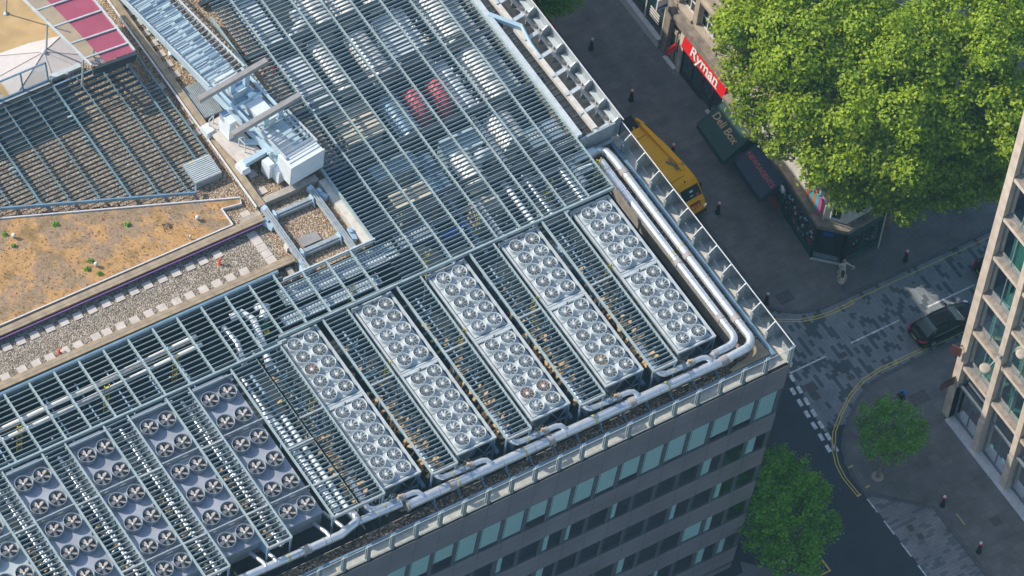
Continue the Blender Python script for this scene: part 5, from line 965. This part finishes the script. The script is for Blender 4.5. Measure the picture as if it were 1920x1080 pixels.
# ---------------------------------------------------------------- right hand stone office block
RBD = thing('stone_office_block', 'cream stone framed office block with teal glazed bays', 'office building', (24.15, -10.15, 0))
YC = [-.3 - 3.25 * k for k in range(8)]; ZF = [6.1, 10.06, 14.0, 18.1, 22.1, 26.15, 30.2, 34.2]
b = MB()
for k, y in enumerate(YC):
    w_ = .32 if k == 0 else .24
    b.box(0, .75, y - w_, y + w_, .0, 35); b.box(-.06, .75, y - w_ - .03, y + w_ + .03, 0, 3.6) if k else b.box(-.05, .75, y - w_, y + w_ + .02, 0, 3.6)
    for z in [3.6] + ZF: b.box(-.004, 0, y - w_ + .01, y + w_ - .01, z - .02, z, 1)
b.build('column', ['limestone', 'stone_dirty'], RBD)
for z in ZF:
    b = MB()
    for k in range(7): b.add([(.05, YC[k + 1] + .24, z - .38), (.05, YC[k] - .32, z - .38), (.05, YC[k] - .32, z - .05), (.05, YC[k + 1] + .24, z - .05), (.44, YC[k + 1] + .24, z - .38), (.44, YC[k] - .32, z - .38), (.44, YC[k] - .32, z + .10), (.44, YC[k + 1] + .24, z + .10)],
        [(0, 1, 2, 3), (7, 6, 5, 4), (0, 4, 5, 1), (1, 5, 6, 2), (3, 7, 4, 0)]); b.add([(.05, YC[k] - .32, z - .05), (.05, YC[k + 1] + .24, z - .05), (.44, YC[k + 1] + .24, z + .10), (.44, YC[k] - .32, z + .10)], [(0, 1, 2, 3)], 1)
    b.build('sill_beam', ['limestone', 'stone_dirty'], RBD)
b = MB(); b.box(.7, 12, -.05, .28, 0, 35); b.box(3.2, 3.4, -40, -.05, 0, 35); b.box(.8, 3.2, -40, -.1, .05, .1); b.box(12, 12.3, -40, .2, 0, 35); b.box(.0, 12.3, -40, .28, 35, 35.3)
for z in ZF: b.box(.50, 3.2, -40, -.1, z - .5, z - .12)
b.build('wall', ['teal_dark'], RBD)
q_ = random.Random(21)
for r_ in range(7):
    for k in range(4):
        z0 = ZF[r_] + .14; z1 = ZF[r_ + 1] - .39; y0, y1 = YC[k + 1] + .26, YC[k] - .34
        f = MB(); f.box(.38, .48, y0, y0 + .07, z0, z1); f.box(.38, .48, y1 - .07, y1, z0, z1); f.box(.40, .46, (y0 + y1) / 2 - .03, (y0 + y1) / 2 + .03, z0, z1); f.box(.38, .48, y0 + .07, y1 - .07, z0, z0 + .08); f.box(.38, .48, y0 + .07, y1 - .07, z1 - .08, z1)
        o = f.build('window', 'casing', RBD); g = MB(); g.quad((.435, y0, z0), (.435, y1, z0), (.435, y1, z1), (.435, y0, z1)); g.build('pane', 'glass_office', o, fix=False)
        c = MB()
        for i in range(q_.randint(2, 4)): yy = q_.uniform(y0 + .3, y1 - .4); xx = q_.uniform(.85, 1.6); h = q_.choice((.75, 1.1, 1.6, 2.6)); c.box(xx, xx + q_.uniform(.3, .8), yy - .3, yy + .35, z0 - .2, z0 + h, q_.choice((0, 0, 1, 2, 3)))
        c.box(.52, .54, y0 + (.1 if q_.random() < .5 else 1.1), y0 + q_.choice((.9, 1.4, 1.7)), z0 + .1, z1 - q_.uniform(0, 1.5), q_.choice((0, 1, 0))); c.box(2.0, 2.1, y0, y1, z0 - .2, z1, 0); c.box(.6, 1.9, y0, y1, z0 - .25, z0 - .12, 1 if q_.random() < .5 else 0); c.build('office_furniture', ['teal', 'teal_pale', 'shop_dark', 'stone_pale'], o)
for k in range(5):
    y0, y1 = YC[k + 1] + .28, YC[k] - .36
    f = MB(); f.box(.42, .55, y0, y0 + .08, .2, 5.6); f.box(.42, .55, y1 - .08, y1, .2, 5.6); f.box(.42, .55, y0 + .08, y1 - .08, 3.5, 3.7); f.box(.40, .55, y0 + .08, y1 - .08, .05, .3); f.box(.44, .53, (y0 + y1) / 2 - .04, (y0 + y1) / 2 + .04, .3, 3.5)
    f.bar((.2, y0, 3.9), (.2, y1, 3.9), .16, .16) if k != 1 else None
    o = f.build('shopfront', 'casing', RBD); g = MB(); g.quad((.48, y0, .2), (.48, y1, .2), (.48, y1, 5.6), (.48, y0, 5.6)); g.build('pane', 'glass_office', o, fix=False)
    c = MB()
    if k == 1: c.box(.40, .42, y1 - .9, y1 - .6, 1.5, 1.95, 1); c.box(.40, .42, y0 + .45, y0 + .75, 1.5, 1.95, 1); c.box(.7, .8, y0, y1, .1, 5.6, 2)
    else:
        c.box(2, 2.2, y0, y1, .1, 5.6, 2)
        for i in range(9): yy = q_.uniform(y0 + .3, y1 - .3); s = q_.uniform(.08, .3); zz = q_.uniform(.4, 2.2); c.box(.9 + i * .05, .95 + i * .05, yy - s, yy + s, zz - s, zz + s, q_.choice((0, 1, 3, 4, 5)))
    c.build('window_display', ['poster_red', 'teal_pale', 'shop_dark', 'poster_pink', 'sash', 'pump_blue'], o)
b = MB(); b.box(-.28, .42, -22, -.62, .1, .2); b.build('doorstep', 'kerb_white', RBD)
t = thing('hanging_sign', 'brown sign panel flat on the stone corner, the upper of two', 'sign', (23.75, -10.25, 7.0)); b = MB(); b.obox((0, 0, .42), (.07, .75, .85), (0, 0, .5)); b.build('board', 'brown_sign', t); b = MB(); b.bar((.1, 0, .1), (.45, -.1, .1), .05); b.bar((.1, 0, .8), (.45, -.1, .8), .05); b.build('bracket', 'shop_dark', t)
t = thing('hanging_sign', 'brown sign projecting from the stone corner column, the lower of two', 'sign', (23.65, -10.45, 3.7)); b = MB(); b.box(-.62, .45, -.05, .05, 0, .75); b.build('board', 'brown_sign', t); b = MB(); b.bar((-.5, 0, .78), (.5, 0, .78), .05); b.build('bracket', 'shop_dark', t)
def disc_lamp(x, y, z, wx, wy, wz, lab):
    t = thing('street_lamp', lab, 'street lamp', (x, y, z), 0, 'round street lamps bracketed off the facades'); b = MB(); b.lathe([(.001, .07), (.25, .06), (.42, 0), (.41, -.04), (.001, -.05)], 20); b.build('lamp_disc', 'concrete', t)
    b = MB(); b.bar((.3, 0, .05), (wx - x, wy - y, wz - z), .05); b.build('arm', 'galv', t); b = MB(); b.obox((wx - x - .05, wy - y, wz - z), (.15, .3, .4)); b.build('wall_plate', 'galv', t)
disc_lamp(23.2, -13.65, 10.05, 24.15, -13.7, 10.9, 'round flat street lamp on the second stone column of the right block'); disc_lamp(23.2, -16.3, 14.9, 24.15, -16.95, 15.6, 'round flat street lamp on the third stone column of the right block'); disc_lamp(23.5, 17.3, 9.4, 24.5, 17.0, 9.9, 'round flat street lamp beside the sash windows of the stone shop building')
# ================================================================ trees
def crown(name, blobs, ncl, nl, ls, m, parent, o, seed=1, cl=.38, nlobe=10, lobe=(.18, .46)):
    q = random.Random(seed); b = MB(); V = b.v; Fc = b.f
    big = [(x, y, z, r * 1.12) for x, y, z, r in blobs]; blobs = []
    for x, y, z, r in big:                      # every big bough carries smaller leafy lobes of uneven size
        blobs.append((x, y, z, r * .5))
        for i in range(nlobe):
            u = q.uniform(-.45, 1); a = q.random() * 6.283; h = math.sqrt(1 - u * u); d = r * q.uniform(.6, .95); blobs.append((x + d * h * math.cos(a), y + d * h * math.sin(a), z + d * u * .8, r * q.uniform(*lobe)))
    for x, y, z, r in blobs:
        n = max(5, int(ncl * r * r / 9 * q.uniform(.55, 1.1)))
        for i in range(n):
            u = q.uniform(-.55, 1); a = q.random() * 6.283; h = math.sqrt(max(0, 1 - u * u)); rr = r * q.uniform(.62, 1.0) * (1 + .16 * math.sin(3 * a + x) * h + .12 * math.sin(5 * u + y))
            cx, cy, cz = x + rr * h * math.cos(a), y + rr * h * math.sin(a), z + rr * u * .85
            if any((cx - X) ** 2 + (cy - Y) ** 2 + ((cz - Z) / .85) ** 2 < (R * .6) ** 2 for X, Y, Z, R in blobs): continue
            N = Vector((h * math.cos(a), h * math.sin(a), u + .5)).normalized()
            for k in range(nl):
                p = Vector((cx + q.gauss(0, cl), cy + q.gauss(0, cl), cz + q.gauss(0, cl * .5))) - o
                nn = (N + Vector((q.gauss(0, .38), q.gauss(0, .38), q.gauss(0, .3)))).normalized(); t = nn.orthogonal().normalized(); t = Matrix.Rotation(q.random() * 6.283, 3, nn) @ t; w = nn.cross(t); s = ls * q.uniform(.6, 1.25)
                k0 = len(V); V.append((p - t * s)[:]); V.append((p + w * s * .62 + nn * s * .12)[:]); V.append((p + t * s)[:]); V.append((p - w * s * .62 + nn * s * .12)[:]); Fc.append([k0, k0 + 1, k0 + 2, k0 + 3])
    b.m = [0] * len(Fc); b.sm = [False] * len(Fc)
    return b.build(name, m, parent, fix=False)
def tree(name, label, base, blobs, ncl, nl, ls, m, r0, seed, group=None, fork=.35, cl=.27, nlobe=10, lobe=(.18, .46)):
    t = thing(name, label, 'tree', base, 0, group); o = Vector(base); q = random.Random(seed)
    top = sum((Vector(bl[:3]) for bl in blobs), Vector()) / len(blobs) - o
    f = Vector((top.x * .35, top.y * .35, top.z * fork)); b = MB()
    b.tube([(0, 0, 0), (f * .3)[:], (f * .65 + Vector((q.uniform(-.1, .1), q.uniform(-.1, .1), 0)))[:], f[:]], [r0 * 1.3, r0, r0 * .9, r0 * .8], 12)
    for bl in blobs:
        e = Vector(bl[:3]) - o; md = f.lerp(e, .5) + Vector((q.uniform(-.4, .4), q.uniform(-.4, .4), q.uniform(-.2, .5))) * min(1, bl[3] / 2)
        b.tube([(f * .8)[:], md[:], e[:]], [r0 * .5, r0 * .32, r0 * .12], 8)
        for k in range(4):
            d = Vector((q.gauss(0, 1), q.gauss(0, 1), q.gauss(.3, .7))).normalized() * bl[3] * .85; b.tube([md.lerp(e, .6)[:], (e + d * .5)[:], (e + d)[:]], [r0 * .2, r0 * .12, r0 * .05], 6)
    b.build('trunk', 'bark', t); crown('crown', blobs, ncl, nl, ls, m, t, o, seed, cl, nlobe, lobe); return t
TA = [(24.43, 14.08, 13.0, 3.0), (23.2, 11.9, 12.2, 2.4), (21.2, 10.9, 10.5, 1.5), (25.96, 12.92, 14.5, 3.2), (26.36, 9.62, 14.0, 3.5), (23.6, 9.2, 12.3, 2.5), (24.53, 5.91, 12.5, 3.2), (22.2, 8.3, 9.3, 1.3), (29.89, 12.32, 14.0, 3.0), (25.37, 11.44, 12.0, 3.0), (28.2, 8.5, 13, 3)]
TC = [(23.48, 4.68, 10.0, 2.4), (25.5, 2.86, 12.0, 3.2), (26.19, 2.22, 8.0, 2.0), (28.37, 1.57, 10.0, 2.8), (28.66, 2.78, 13.0, 3.2), (24.65, 4.22, 7.5, 1.4), (30.08, 0.75, 7.0, 1.8), (31.4, 1.2, 8.5, 2.2), (27.3, 1.6, 8.5, 2.0), (33.0, .6, 8.0, 2.0)]
TB = [(31.42, 8.56, 15.0, 3.5), (32.85, 4.17, 14.0, 3.6), (33.87, 1.38, 12.0, 3.2), (32.26, 0.99, 10.0, 2.5), (36.72, 3.23, 15.0, 3.5), (35.34, 8.01, 15.0, 3.2), (34.8, 0.01, 9.0, 1.8), (38.08, 6.67, 16.0, 3.2), (29.99, 6.58, 13.0, 3.0)]
tree('plane_tree', 'sunlit plane tree overhanging the green awning and the stone shop building', (29.0, 11.5, 0), TA, 520, 10, .155, 'leaf_plane', .45, 31, 'big plane trees')
tree('plane_tree', 'plane tree with low shaded boughs hanging over the corner shop', (29.6, 4.6, 0), TC, 520, 10, .155, 'leaf_plane', .4, 32, 'big plane trees')
tree('plane_tree', 'plane tree with its pale trunk on the far pavement, beyond the corner shop', (35.0, 3.6, 0), TB, 520, 10, .155, 'leaf_plane', .45, 33, 'big plane trees')
TS = [(17.92, -10.39, 3.6, 1.0), (19.02, -11.06, 4.3, 1.05), (19.32, -12.34, 3.6, 0.95), (17.64, -11.83, 3.2, 1.1), (18.39, -12.95, 2.9, 0.85), (17.69, -10.27, 3.0, 0.7), (20.38, -12.13, 3.2, 0.55), (18.97, -10.24, 4.2, 0.6)]
TS = [(x, y, z, r * 1.15) for x, y, z, r in TS]
TD = [(7.6, -12.59, 7.0, 1.7), (9.1, -13.41, 7.0, 1.5), (6.44, -13.96, 6.0, 1.6), (8.13, -15.04, 6.2, 1.9), (9.96, -14.5, 6.0, 1.2), (9.25, -16.04, 5.2, 1.3), (6.29, -15.12, 4.6, 1.5), (7.33, -16.61, 4.6, 1.7), (8.99, -11.73, 7.0, 0.9), (7.97, -17.58, 4.2, 1.1)]
TE = [(17.38, 28.25, 5.0, 1.0), (16.95, 29.27, 5.0, 1.2), (18.27, 28.37, 5.5, 1.3), (17.03, 28.63, 6.5, 1.4)]
tree('street_tree', 'small young street tree on the curved pavement by the stone block', (17.44, -12.33, .1), TS, 900, 8, .10, 'leaf_small', .11, 34, None, .45, .15, 9, (.2, .36))
tree('street_tree', 'bushy street tree at the foot of the grey office block by the asphalt road', (8.0, -15.1, .08), TD, 700, 11, .11, 'leaf_dark', .2, 35, None, .5, .18, 11, (.2, .36))
tree('street_tree', 'green street tree at the very top of the shaded street', (18.0, 30.3, 0), TE, 900, 12, .11, 'leaf_dark', .16, 36, None, .5, .3)
b = MB(); b.prism([(17.44 + .42 * math.cos(k * .524), -12.33 + .42 * math.sin(k * .524)) for k in range(12)], .098, .112); tag(b.build('tree_pit', 'concrete'), 'round pale pit ring at the foot of the small street tree', 'tree pit')
# ================================================================ bollards
BP = None
def bollard(x, y, lab):
    global BP
    if BP is None:
        t = thing('bollard', lab, 'bollard', (x, y, .09), 0, 'black street bollards with red and white tops')
        b = MB(); b.lathe([(.19, -.03), (.19, .10), (.15, .14), (.13, .5), (.105, .86), (.105, .88)], 14); b.build('post', 'bollard_black', t)
        b = MB(); b.lathe([(.105, .88), (.125, .90), (.125, 1.03), (.105, 1.05)], 14); b.build('red_band', 'lamp_red', t); b = MB(); b.lathe([(.105, 1.05), (.10, 1.12), (.06, 1.17), (.001, 1.19)], 14); b.build('white_cap', 'sash', t); BP = t; return t
    return dup(BP, (x, y, .09), 0, lab)
for x, y, lab in ((20.0, 26.5, 'bollard highest up the shaded street'), (20.02, 21.45, 'bollard in the street left of the red fascia'), (19.97, 16.2, 'bollard beside the rear half of the yellow truck'), (20.0, 10.6, 'bollard in front of the yellow truck'), (18.72, 2.76, 'bollard at the yellow-lined bend by the roof corner'), (28.98, 1.25, 'bollard on the pavement right of the corner shop'), (19.88, -16.25, 'bollard by the kerb of the loading bay, the upper one'), (19.9, -20.35, 'bollard by the kerb of the loading bay, the lower one')): bollard(x, y, lab)
# ================================================================ yellow recovery truck
VT = thing('recovery_truck', 'bright yellow recovery truck with a dark lift at its rear parked along the shaded street', 'truck', (18.15, 14.5, .006), .10)
def sec(y, hw, z0, z1, c=.18, hw2=None):
    h2 = hw2 or hw - .12; return [(-hw, y, z0), (hw, y, z0), (hw, y, z1 - c * 1.6), (hw - .03, y, z1 - c), (h2, y, z1), (-h2, y, z1), (-hw + .03, y, z1 - c), (-hw, y, z1 - c * 1.6)]
b = MB(); b.loft([sec(3.4, .92, .45, 2.25), sec(1.0, .98, .4, 2.38), sec(-1.2, .98, .4, 2.36), sec(-2.0, .96, .4, 2.28), sec(-2.35, .95, .4, 2.1, .16, .76), sec(-2.95, .93, .4, 1.42, .14, .82), sec(-3.25, .90, .4, 1.22, .14, .76), sec(-3.5, .82, .42, .92, .12, .64), sec(-3.56, .74, .45, .7, .06, .62)], sm=False); b.build('body', 'van_yellow', VT)
b = MB(); b.quad((-.72, -2.38, 2.085), (.72, -2.38, 2.085), (.80, -2.93, 1.47), (-.80, -2.93, 1.47))
for s in (-1, 1): b.quad((s * .985, -2.75, 1.5), (s * .985, -1.6, 1.5), (s * .95, -1.6, 2.0), (s * .955, -2.35, 1.98))
b.build('windscreen', 'car_glass', VT, fix=False); b = MB(); b.quad((-.1, -2.56, 1.93), (.18, -2.56, 1.93), (.18, -2.66, 1.82), (-.1, -2.66, 1.82), 0); b.quad((.32, -2.78, 1.67), (.6, -2.78, 1.67), (.62, -2.9, 1.54), (.34, -2.9, 1.54), 1); b.quad((-.15, -2.78, 1.67), (.1, -2.78, 1.67), (.1, -2.83, 1.62), (-.15, -2.83, 1.62), 2); b.v = [(x, y - .012, z + .012) for x, y, z in b.v]; b.build('windscreen_sticker', ['teal_pale', 'text_pink', 'sash'], VT, fix=False)
b = MB(); b.box(-.52, .52, -3.565, -3.40, 1.0, 1.0 + .02) if 0 else b.quad((-.42, -3.19, 1.275), (.42, -3.19, 1.275), (.42, -3.275, 1.215), (-.42, -3.275, 1.215)); b.v = [(x, y, z + .015) for x, y, z in b.v]; b.build('grille', 'rubber', VT, fix=False)
text('CITY', 'lettering', .42, 'lamp_red', (0, -3.40, 1.07), (1, 0, 0), (0, .25, .30), VT, .006, .012)
b = MB(); b.loft([[(.28, y, 2.2), (.62, y, 2.2), (.60, y, 2.58), (.34, y, 2.58)] for y in (3.4, -.7)], sm=False); b.bar((.45, -.7, 2.45), (.45, -1.15, 2.35), .3, .2); b.build('boom', 'van_yellow', VT)
b = MB(); b.bar((.1, -.9, 2.42), (.75, -.75, 2.42), .14, .12); b.bar((-.1, 0, 2.42), (.3, -.7, 2.42), .12, .1); b.bar((.2, .1, 2.46), (.1, -1.0, 2.44), .06); b.build('winch', 'stone_dirty', VT)
b = MB(); b.obox((-.1, 4.3, 1.3), (2.0, 1.3, .12), (.35, 0, 0)); b.box(-1.0, .8, 3.42, 3.9, .7, 1.1); b.build('lift_platform', 'shop_dark', VT); b = MB(); b.bar((.7, 3.4, 2.3), (.75, 4.2, 1.9), .2, .22); b.bar((.2, 3.45, 1.6), (.4, 4.0, 1.5), .12); b.build('lift_arm', 'van_yellow', VT)
for s in (-1, 1):
    for yy in (-2.45, 2.2): b = MB(); b.tube([(s * .82, yy, .38), (s * 1.0, yy, .38)], .38, 16); b.build('wheel', 'rubber', VT)
    b = MB(); b.obox((s * 1.12, -2.35, 1.55), (.22, .1, .3)); b.build('wing_mirror', 'shop_dark', VT); b = MB(); b.obox((s * .68, -3.47, .86), (.3, .12, .2), (.5, 0, s * .25)); b.build('headlight', 'chrome', VT)
b = MB()
for yy in (-1.55, -.2, 1.2, 2.6): b.bar((-.82, yy, 2.335 if yy < 3 else 2.3), (.24, yy, 2.335), .02, .02)
b.bar((-.86, -1.6, 2.30), (-.86, 3.3, 2.28), .025, .03); b.bar((.86, -1.6, 2.30), (.86, 3.3, 2.28), .025, .03); b.build('panel_seam', 'hair', VT)
b = MB(); b.box(-.62, -.15, .3, .95, 2.36, 2.41); b.build('roof_hatch', 'van_yellow', VT)
b = MB()
for s in (-1, 1): b.quad((s * .99, 3.2, .95), (s * 1.0, -1.4, .95), (s * 1.0, -1.4, 1.15), (s * .99, 3.2, 1.15))
b.build('side_stripe', 'sign_red', VT, fix=False)
b = MB(); b.box(-.8, .8, -3.62, -3.5, .35, .58); b.build('bumper', 'rubber', VT); b = MB(); b.box(-.1, -.05, -2.05, -1.95, 2.28, 2.42); b.build('aerial', 'rubber', VT)
# ================================================================ cars
def car(name, label, loc, rz, paint):
    t = thing(name, label, 'car', loc, rz, None)
    def cs(x, hw, z0, z1, k=.1): return [(x, -hw, z0), (x, -hw - .02, (z0 + z1) * .5), (x, -hw + k, z1), (x, -hw * .4, z1 + .03), (x, hw * .4, z1 + .03), (x, hw - k, z1), (x, hw + .02, (z0 + z1) * .5), (x, hw, z0)]
    b = MB(); b.loft([cs(-2.44, .62, .38, .80, .14), cs(-2.38, .78, .30, .93, .14), cs(-2.1, .88, .25, 1.0), cs(-1.4, .92, .22, 1.0), cs(0, .93, .22, .98), cs(1.0, .92, .22, .96), cs(1.8, .88, .25, .86, .14), cs(2.25, .78, .3, .74, .16), cs(2.45, .55, .36, .62, .14)]); b.build('body', paint, t)
    def gs(x, hw, z): return [(x, -hw, z), (x, -hw * .5, z + .03), (x, hw * .5, z + .03), (x, hw, z)]
    b = MB(); b.loft([[(-1.95, -.70, .98), (-1.95, .70, .98), (-1.95, .70, .99), (-1.95, -.70, .99)], [(-1.1, -.80, .96), (-1.1, .80, .96), (-1.1, .58, 1.38), (-1.1, -.58, 1.38)], [(-.7, -.82, .96), (-.7, .82, .96), (-.7, .60, 1.43), (-.7, -.60, 1.43)], [(.35, -.82, .95), (.35, .82, .95), (.35, .58, 1.42), (.35, -.58, 1.42)], [(1.25, -.74, .93), (1.25, .74, .93), (1.25, .70, .95), (1.25, -.70, .95)]], sm=False); b.build('windows', 'car_glass', t)
    b = MB(); b.loft([[(x, -w_, z), (x, -w_ * .5, z + .045), (x, w_ * .5, z + .045), (x, w_, z), (x, w_, z - .03), (x, -w_, z - .03)] for x, w_, z in ((-1.12, .56, 1.375), (-.7, .615, 1.445), (.35, .6, 1.43), (.5, .56, 1.37))]); b.build('roof', paint, t)
    b = MB()
    for s in (-1, 1): b.tube([(-1.5, s * .79, 1.06), (-1.12, s * .62, 1.385), (-.6, s * .64, 1.45), (.35, s * .62, 1.435), (1.2, s * .76, .97)], .035, 6); b.bar((-.2, s * .83, .98), (-.2, s * .62, 1.42), .07, .04)
    b.build('pillar', paint, t); b = MB()
    for s in (-1, 1): b.tube([(-1.45, s * .87, 1.0), (-.4, s * .90, 1.0), (.9, s * .86, .985)], .016, 6)
    b.build('window_trim', 'chrome', t)
    for s in (-1, 1):
        for x in (-1.45, 1.45):
            b = MB(); b.tube([(x, s * .74, .33), (x, s * .945, .33)], .33, 18); w_ = b.build('wheel', 'rubber', t); b = MB(); b.tube([(x, s * .90, .33), (x, s * .955, .33)], .22, 14)
            for k in range(5): a = k * 1.257; b.bar((x, s * .96, .33), (x + .21 * math.cos(a), s * .96, .33 + .21 * math.sin(a)), .05, .02)
            b.build('rim', 'galv', w_)
        b = MB(); b.loft([[(-2.40 + a, s * y, z), (-2.40 + a, s * y, z + .15), (-2.34 + a, s * y, z + .16), (-2.34 + a, s * y, z)] for a, y, z in ((-.05, .50, .76), (0, .70, .77), (.16, .86, .79), (.36, .91, .82))], sm=False); b.build('tail_light', 'lamp_red', t)
        b = MB(); b.obox((2.2, s * .66, .66), (.3, .28, .12), (0, .3, -s * .5)); b.build('headlight', 'chrome', t); b = MB(); b.obox((.75, s * 1.0, 1.0), (.14, .2, .12)); b.build('wing_mirror', paint, t)
    b = MB(); b.obox((-2.46, 0, .66), (.03, .52, .12), (0, -.2, 0)); b.build('number_plate', 'plate_yellow', t)
    b = MB(); b.bar((1.2, -.6, .985), (1.15, .3, 1.0), .04, .02); b.bar((-2.46, -.3, .80), (-2.46, .3, .80), .03, .03); b.build('trim', 'casing', t); return t
car('parked_car', 'black saloon car with red tail lights parked beside the double yellow lines', (28.05, -4.52, .006), .0, 'car_black')
car('parked_car', 'dark car mostly hidden behind the stone block, ahead of the black saloon', (34.9, -2.3, .006), .0, 'car_black')
car('parked_car', 'red car glimpsed beneath the tree at the top of the street', (17.6, 30.9, .006), 1.57, 'car_red')
# ================================================================ people
def person(label, loc, rz, sk, top, legs, hair_pts, skirt=None, long=.0, arms=None, walk=.25, bag=None):
    t = thing('person', label, 'person', loc, rz, None)
    A = arms or [((.22, 0, 1.38), (.30, .02, 1.12), (.30, -.12, .90)), ((-.22, 0, 1.38), (-.30, .04, 1.12), (-.28, .1, .90))]
    pts = [(0, 0, .95), (0, .01, 1.15), (0, 0, 1.36), (0, -.01, 1.47), (0, -.02, 1.56), (0, -.03, 1.66)]; rad = [.15, .14, .15, .065, .07, .10]; ed = [(i, i + 1) for i in range(5)]
    for s, ph in ((1, walk), (-1, -walk)):
        i = len(pts); pts += [(s * .10, 0, .90), (s * .11, -ph * .55, .50), (s * .11, -ph + (.12 if ph < 0 else 0), .09), (s * .115, -ph - .15 + (.1 if ph < 0 else 0), .035)]; rad += [.105, .075, .05, .045]; ed += [(0, i), (i, i + 1), (i + 1, i + 2), (i + 2, i + 3)]
    for a in A:
        i = len(pts); pts += list(a); rad += [.06, .045, .034]; ed += [(2, i), (i, i + 1), (i + 1, i + 2)]
        h = Vector(a[2]); d = (h - Vector(a[1])).normalized(); sd = d.orthogonal().normalized(); k = i + 2
        j = len(pts); pts.append((h + d * .07)[:]); rad.append(.034); ed.append((k, j))
        for f_ in range(4): e = len(pts); pts += [(h + d * .12 + sd * (.03 * (f_ - 1.5)))[:], (h + d * (.16 + .012 * (1.5 - abs(f_ - 1.5))) + sd * (.032 * (f_ - 1.5)))[:]]; rad += [.011, .009]; ed += [(j, e), (e, e + 1)]
        e = len(pts); pts += [(h + d * .06 + sd * .05)[:], (h + d * .10 + sd * .07)[:]]; rad += [.012, .010]; ed += [(k, e), (e, e + 1)]
    me = bpy.data.meshes.new('body'); me.from_pydata(pts, ed, []); o = bpy.data.objects.new('body', me); C.objects.link(o)
    o.modifiers.new('skin', 'SKIN'); ss = o.modifiers.new('sub', 'SUBSURF'); ss.levels = 1
    for v, r in zip(me.skin_vertices[0].data, rad): v.radius = (r, r * .85)
    me.skin_vertices[0].data[0].use_root = True
    bpy.context.view_layer.update(); m2 = bpy.data.meshes.new_from_object(o.evaluated_get(bpy.context.evaluated_depsgraph_get())); bpy.data.objects.remove(o)
    m2.materials.clear()
    for mm in (sk, top, legs): m2.materials.append(M[mm])
    for p in m2.polygons: c = p.center; p.use_smooth = True; p.material_index = 2 if c.z < .93 and abs(c.x) < .24 and c.z > .07 else 1 if c.z < 1.47 and (abs(c.x) < .27 or c.z > 1.1) else 0
    bo = bpy.data.objects.new('body', m2); C.objects.link(bo); bo.parent = t
    b = MB(); b.lathe([(.001, 1.785), (.07, 1.77), (.115, 1.71), (.12, 1.64), (.105, 1.58)], 14, (0, .005, 0))
    if long: b.loft([[(s * w_, y_, z) for s, y_ in ((-1, .07), (-.6, .13), (.6, .13), (1, .07), (.6, .05), (-.6, .05))] for w_, z in ((.11, 1.66), (.12, 1.5), (.11, 1.5 - long))])
    b.build('hair', hair_pts, t)
    b = MB()
    for s in (-1, 1): b.lathe([(.001, .012), (.014, 0), (.001, -.012)], 8, (s * .036, -.118, 1.665))
    b.build('eyes', 'shop_dark', t); b = MB(); b.add([(-.013, -.118, 1.63), (.013, -.118, 1.63), (0, -.148, 1.635), (0, -.12, 1.668)], [(0, 1, 2), (0, 2, 3), (1, 3, 2)]); b.bar((-.025, -.118, 1.60), (.025, -.118, 1.60), .012, .008)
    for s in (-1, 1): b.lathe([(.001, .03), (.018, 0), (.001, -.03)], 8, (s * .108, -.02, 1.645))
    b.build('face', 'skin', t)
    if skirt: b = MB(); b.lathe([(.165, 1.2), (.17, .98), skirt], 18); b.build('garment', top, t)
    if bag: b = MB(); b.obox(bag[0], bag[1], (0, 0, .1)); b.lathe([(.12, .0), (.10, .12), (.001, .16)], 10, (bag[0][0], bag[0][1], bag[0][2] + bag[1][2] / 2 - .03)); b.build('rucksack', bag[2], t); return t
    return t
person('person in a cream coat and jeans with long brown hair at the shop corner', (23.85, 1.55, .075), 2.7, 'skin', 'cloth_cream', 'jean', 'hair', (.25, .62), .34)
person('person in pale clothes with one arm held out, beyond the one with brown hair', (24.45, 2.25, .075), -.23, 'skin', 'cloth_white', 'cloth_white', 'skin', (.22, .55), 0, [((.22, 0, 1.38), (.42, -.12, 1.2), (.62, -.2, 1.1)), ((-.22, 0, 1.38), (-.30, .0, 1.12), (-.26, -.15, .95))])
person('person in dark clothes carrying a bright blue rucksack beside the small street tree', (21.75, -8.45, .105), -1.1, 'skin', 'cloth_navy', 'cloth_navy', 'hair', None, 0, None, .3, ((0, .26, 1.2), (.40, .26, .55), 'bag_blue'))
t = thing('handbag', 'small tan bag held by the person with the outstretched arm', 'bag', (25.02, 1.9, .96)); b = MB(); b.obox((0, 0, 0), (.26, .12, .2)); b.build('pouch', 'tan', t); b = MB(); b.tube([(-.1, 0, .1), (-.06, 0, .2), (.06, 0, .2), (.1, 0, .1)], .012, 6); b.build('strap', 'hair', t)
t = thing('street_sign_pole', 'slim dark pole with a white globe top at the foot of the grey office block', 'post', (7.0, -16.2, .08)); b = MB(); b.tube([(0, 0, 0), (0, 0, 2.6)], .05, 8); b.build('shaft', 'shop_dark', t); b = MB(); b.lathe([(.001, 2.86), (.09, 2.82), (.13, 2.72), (.09, 2.62), (.001, 2.58)], 12); b.build('globe', 'sash', t)

# ================================================================ air between the high viewpoint and the street
b = MB(); b.box(-160, 140, -190, 110, -1, 300); hz = b.build('haze', 'room'); hz['kind'] = 'stuff'
hm = bpy.data.materials.new('haze_air'); hm.use_nodes = True; t_ = hm.node_tree
for n in list(t_.nodes):
    if n.type != 'OUTPUT_MATERIAL': t_.nodes.remove(n)
pv = t_.nodes.new('ShaderNodeVolumePrincipled'); pv.inputs['Density'].default_value = .0001; pv.inputs['Color'].default_value = (.42, .78, 1, 1)
t_.links.new(pv.outputs[0], [n for n in t_.nodes if n.type == 'OUTPUT_MATERIAL'][0].inputs['Volume'])
hz.data.materials.clear(); hz.data.materials.append(hm)
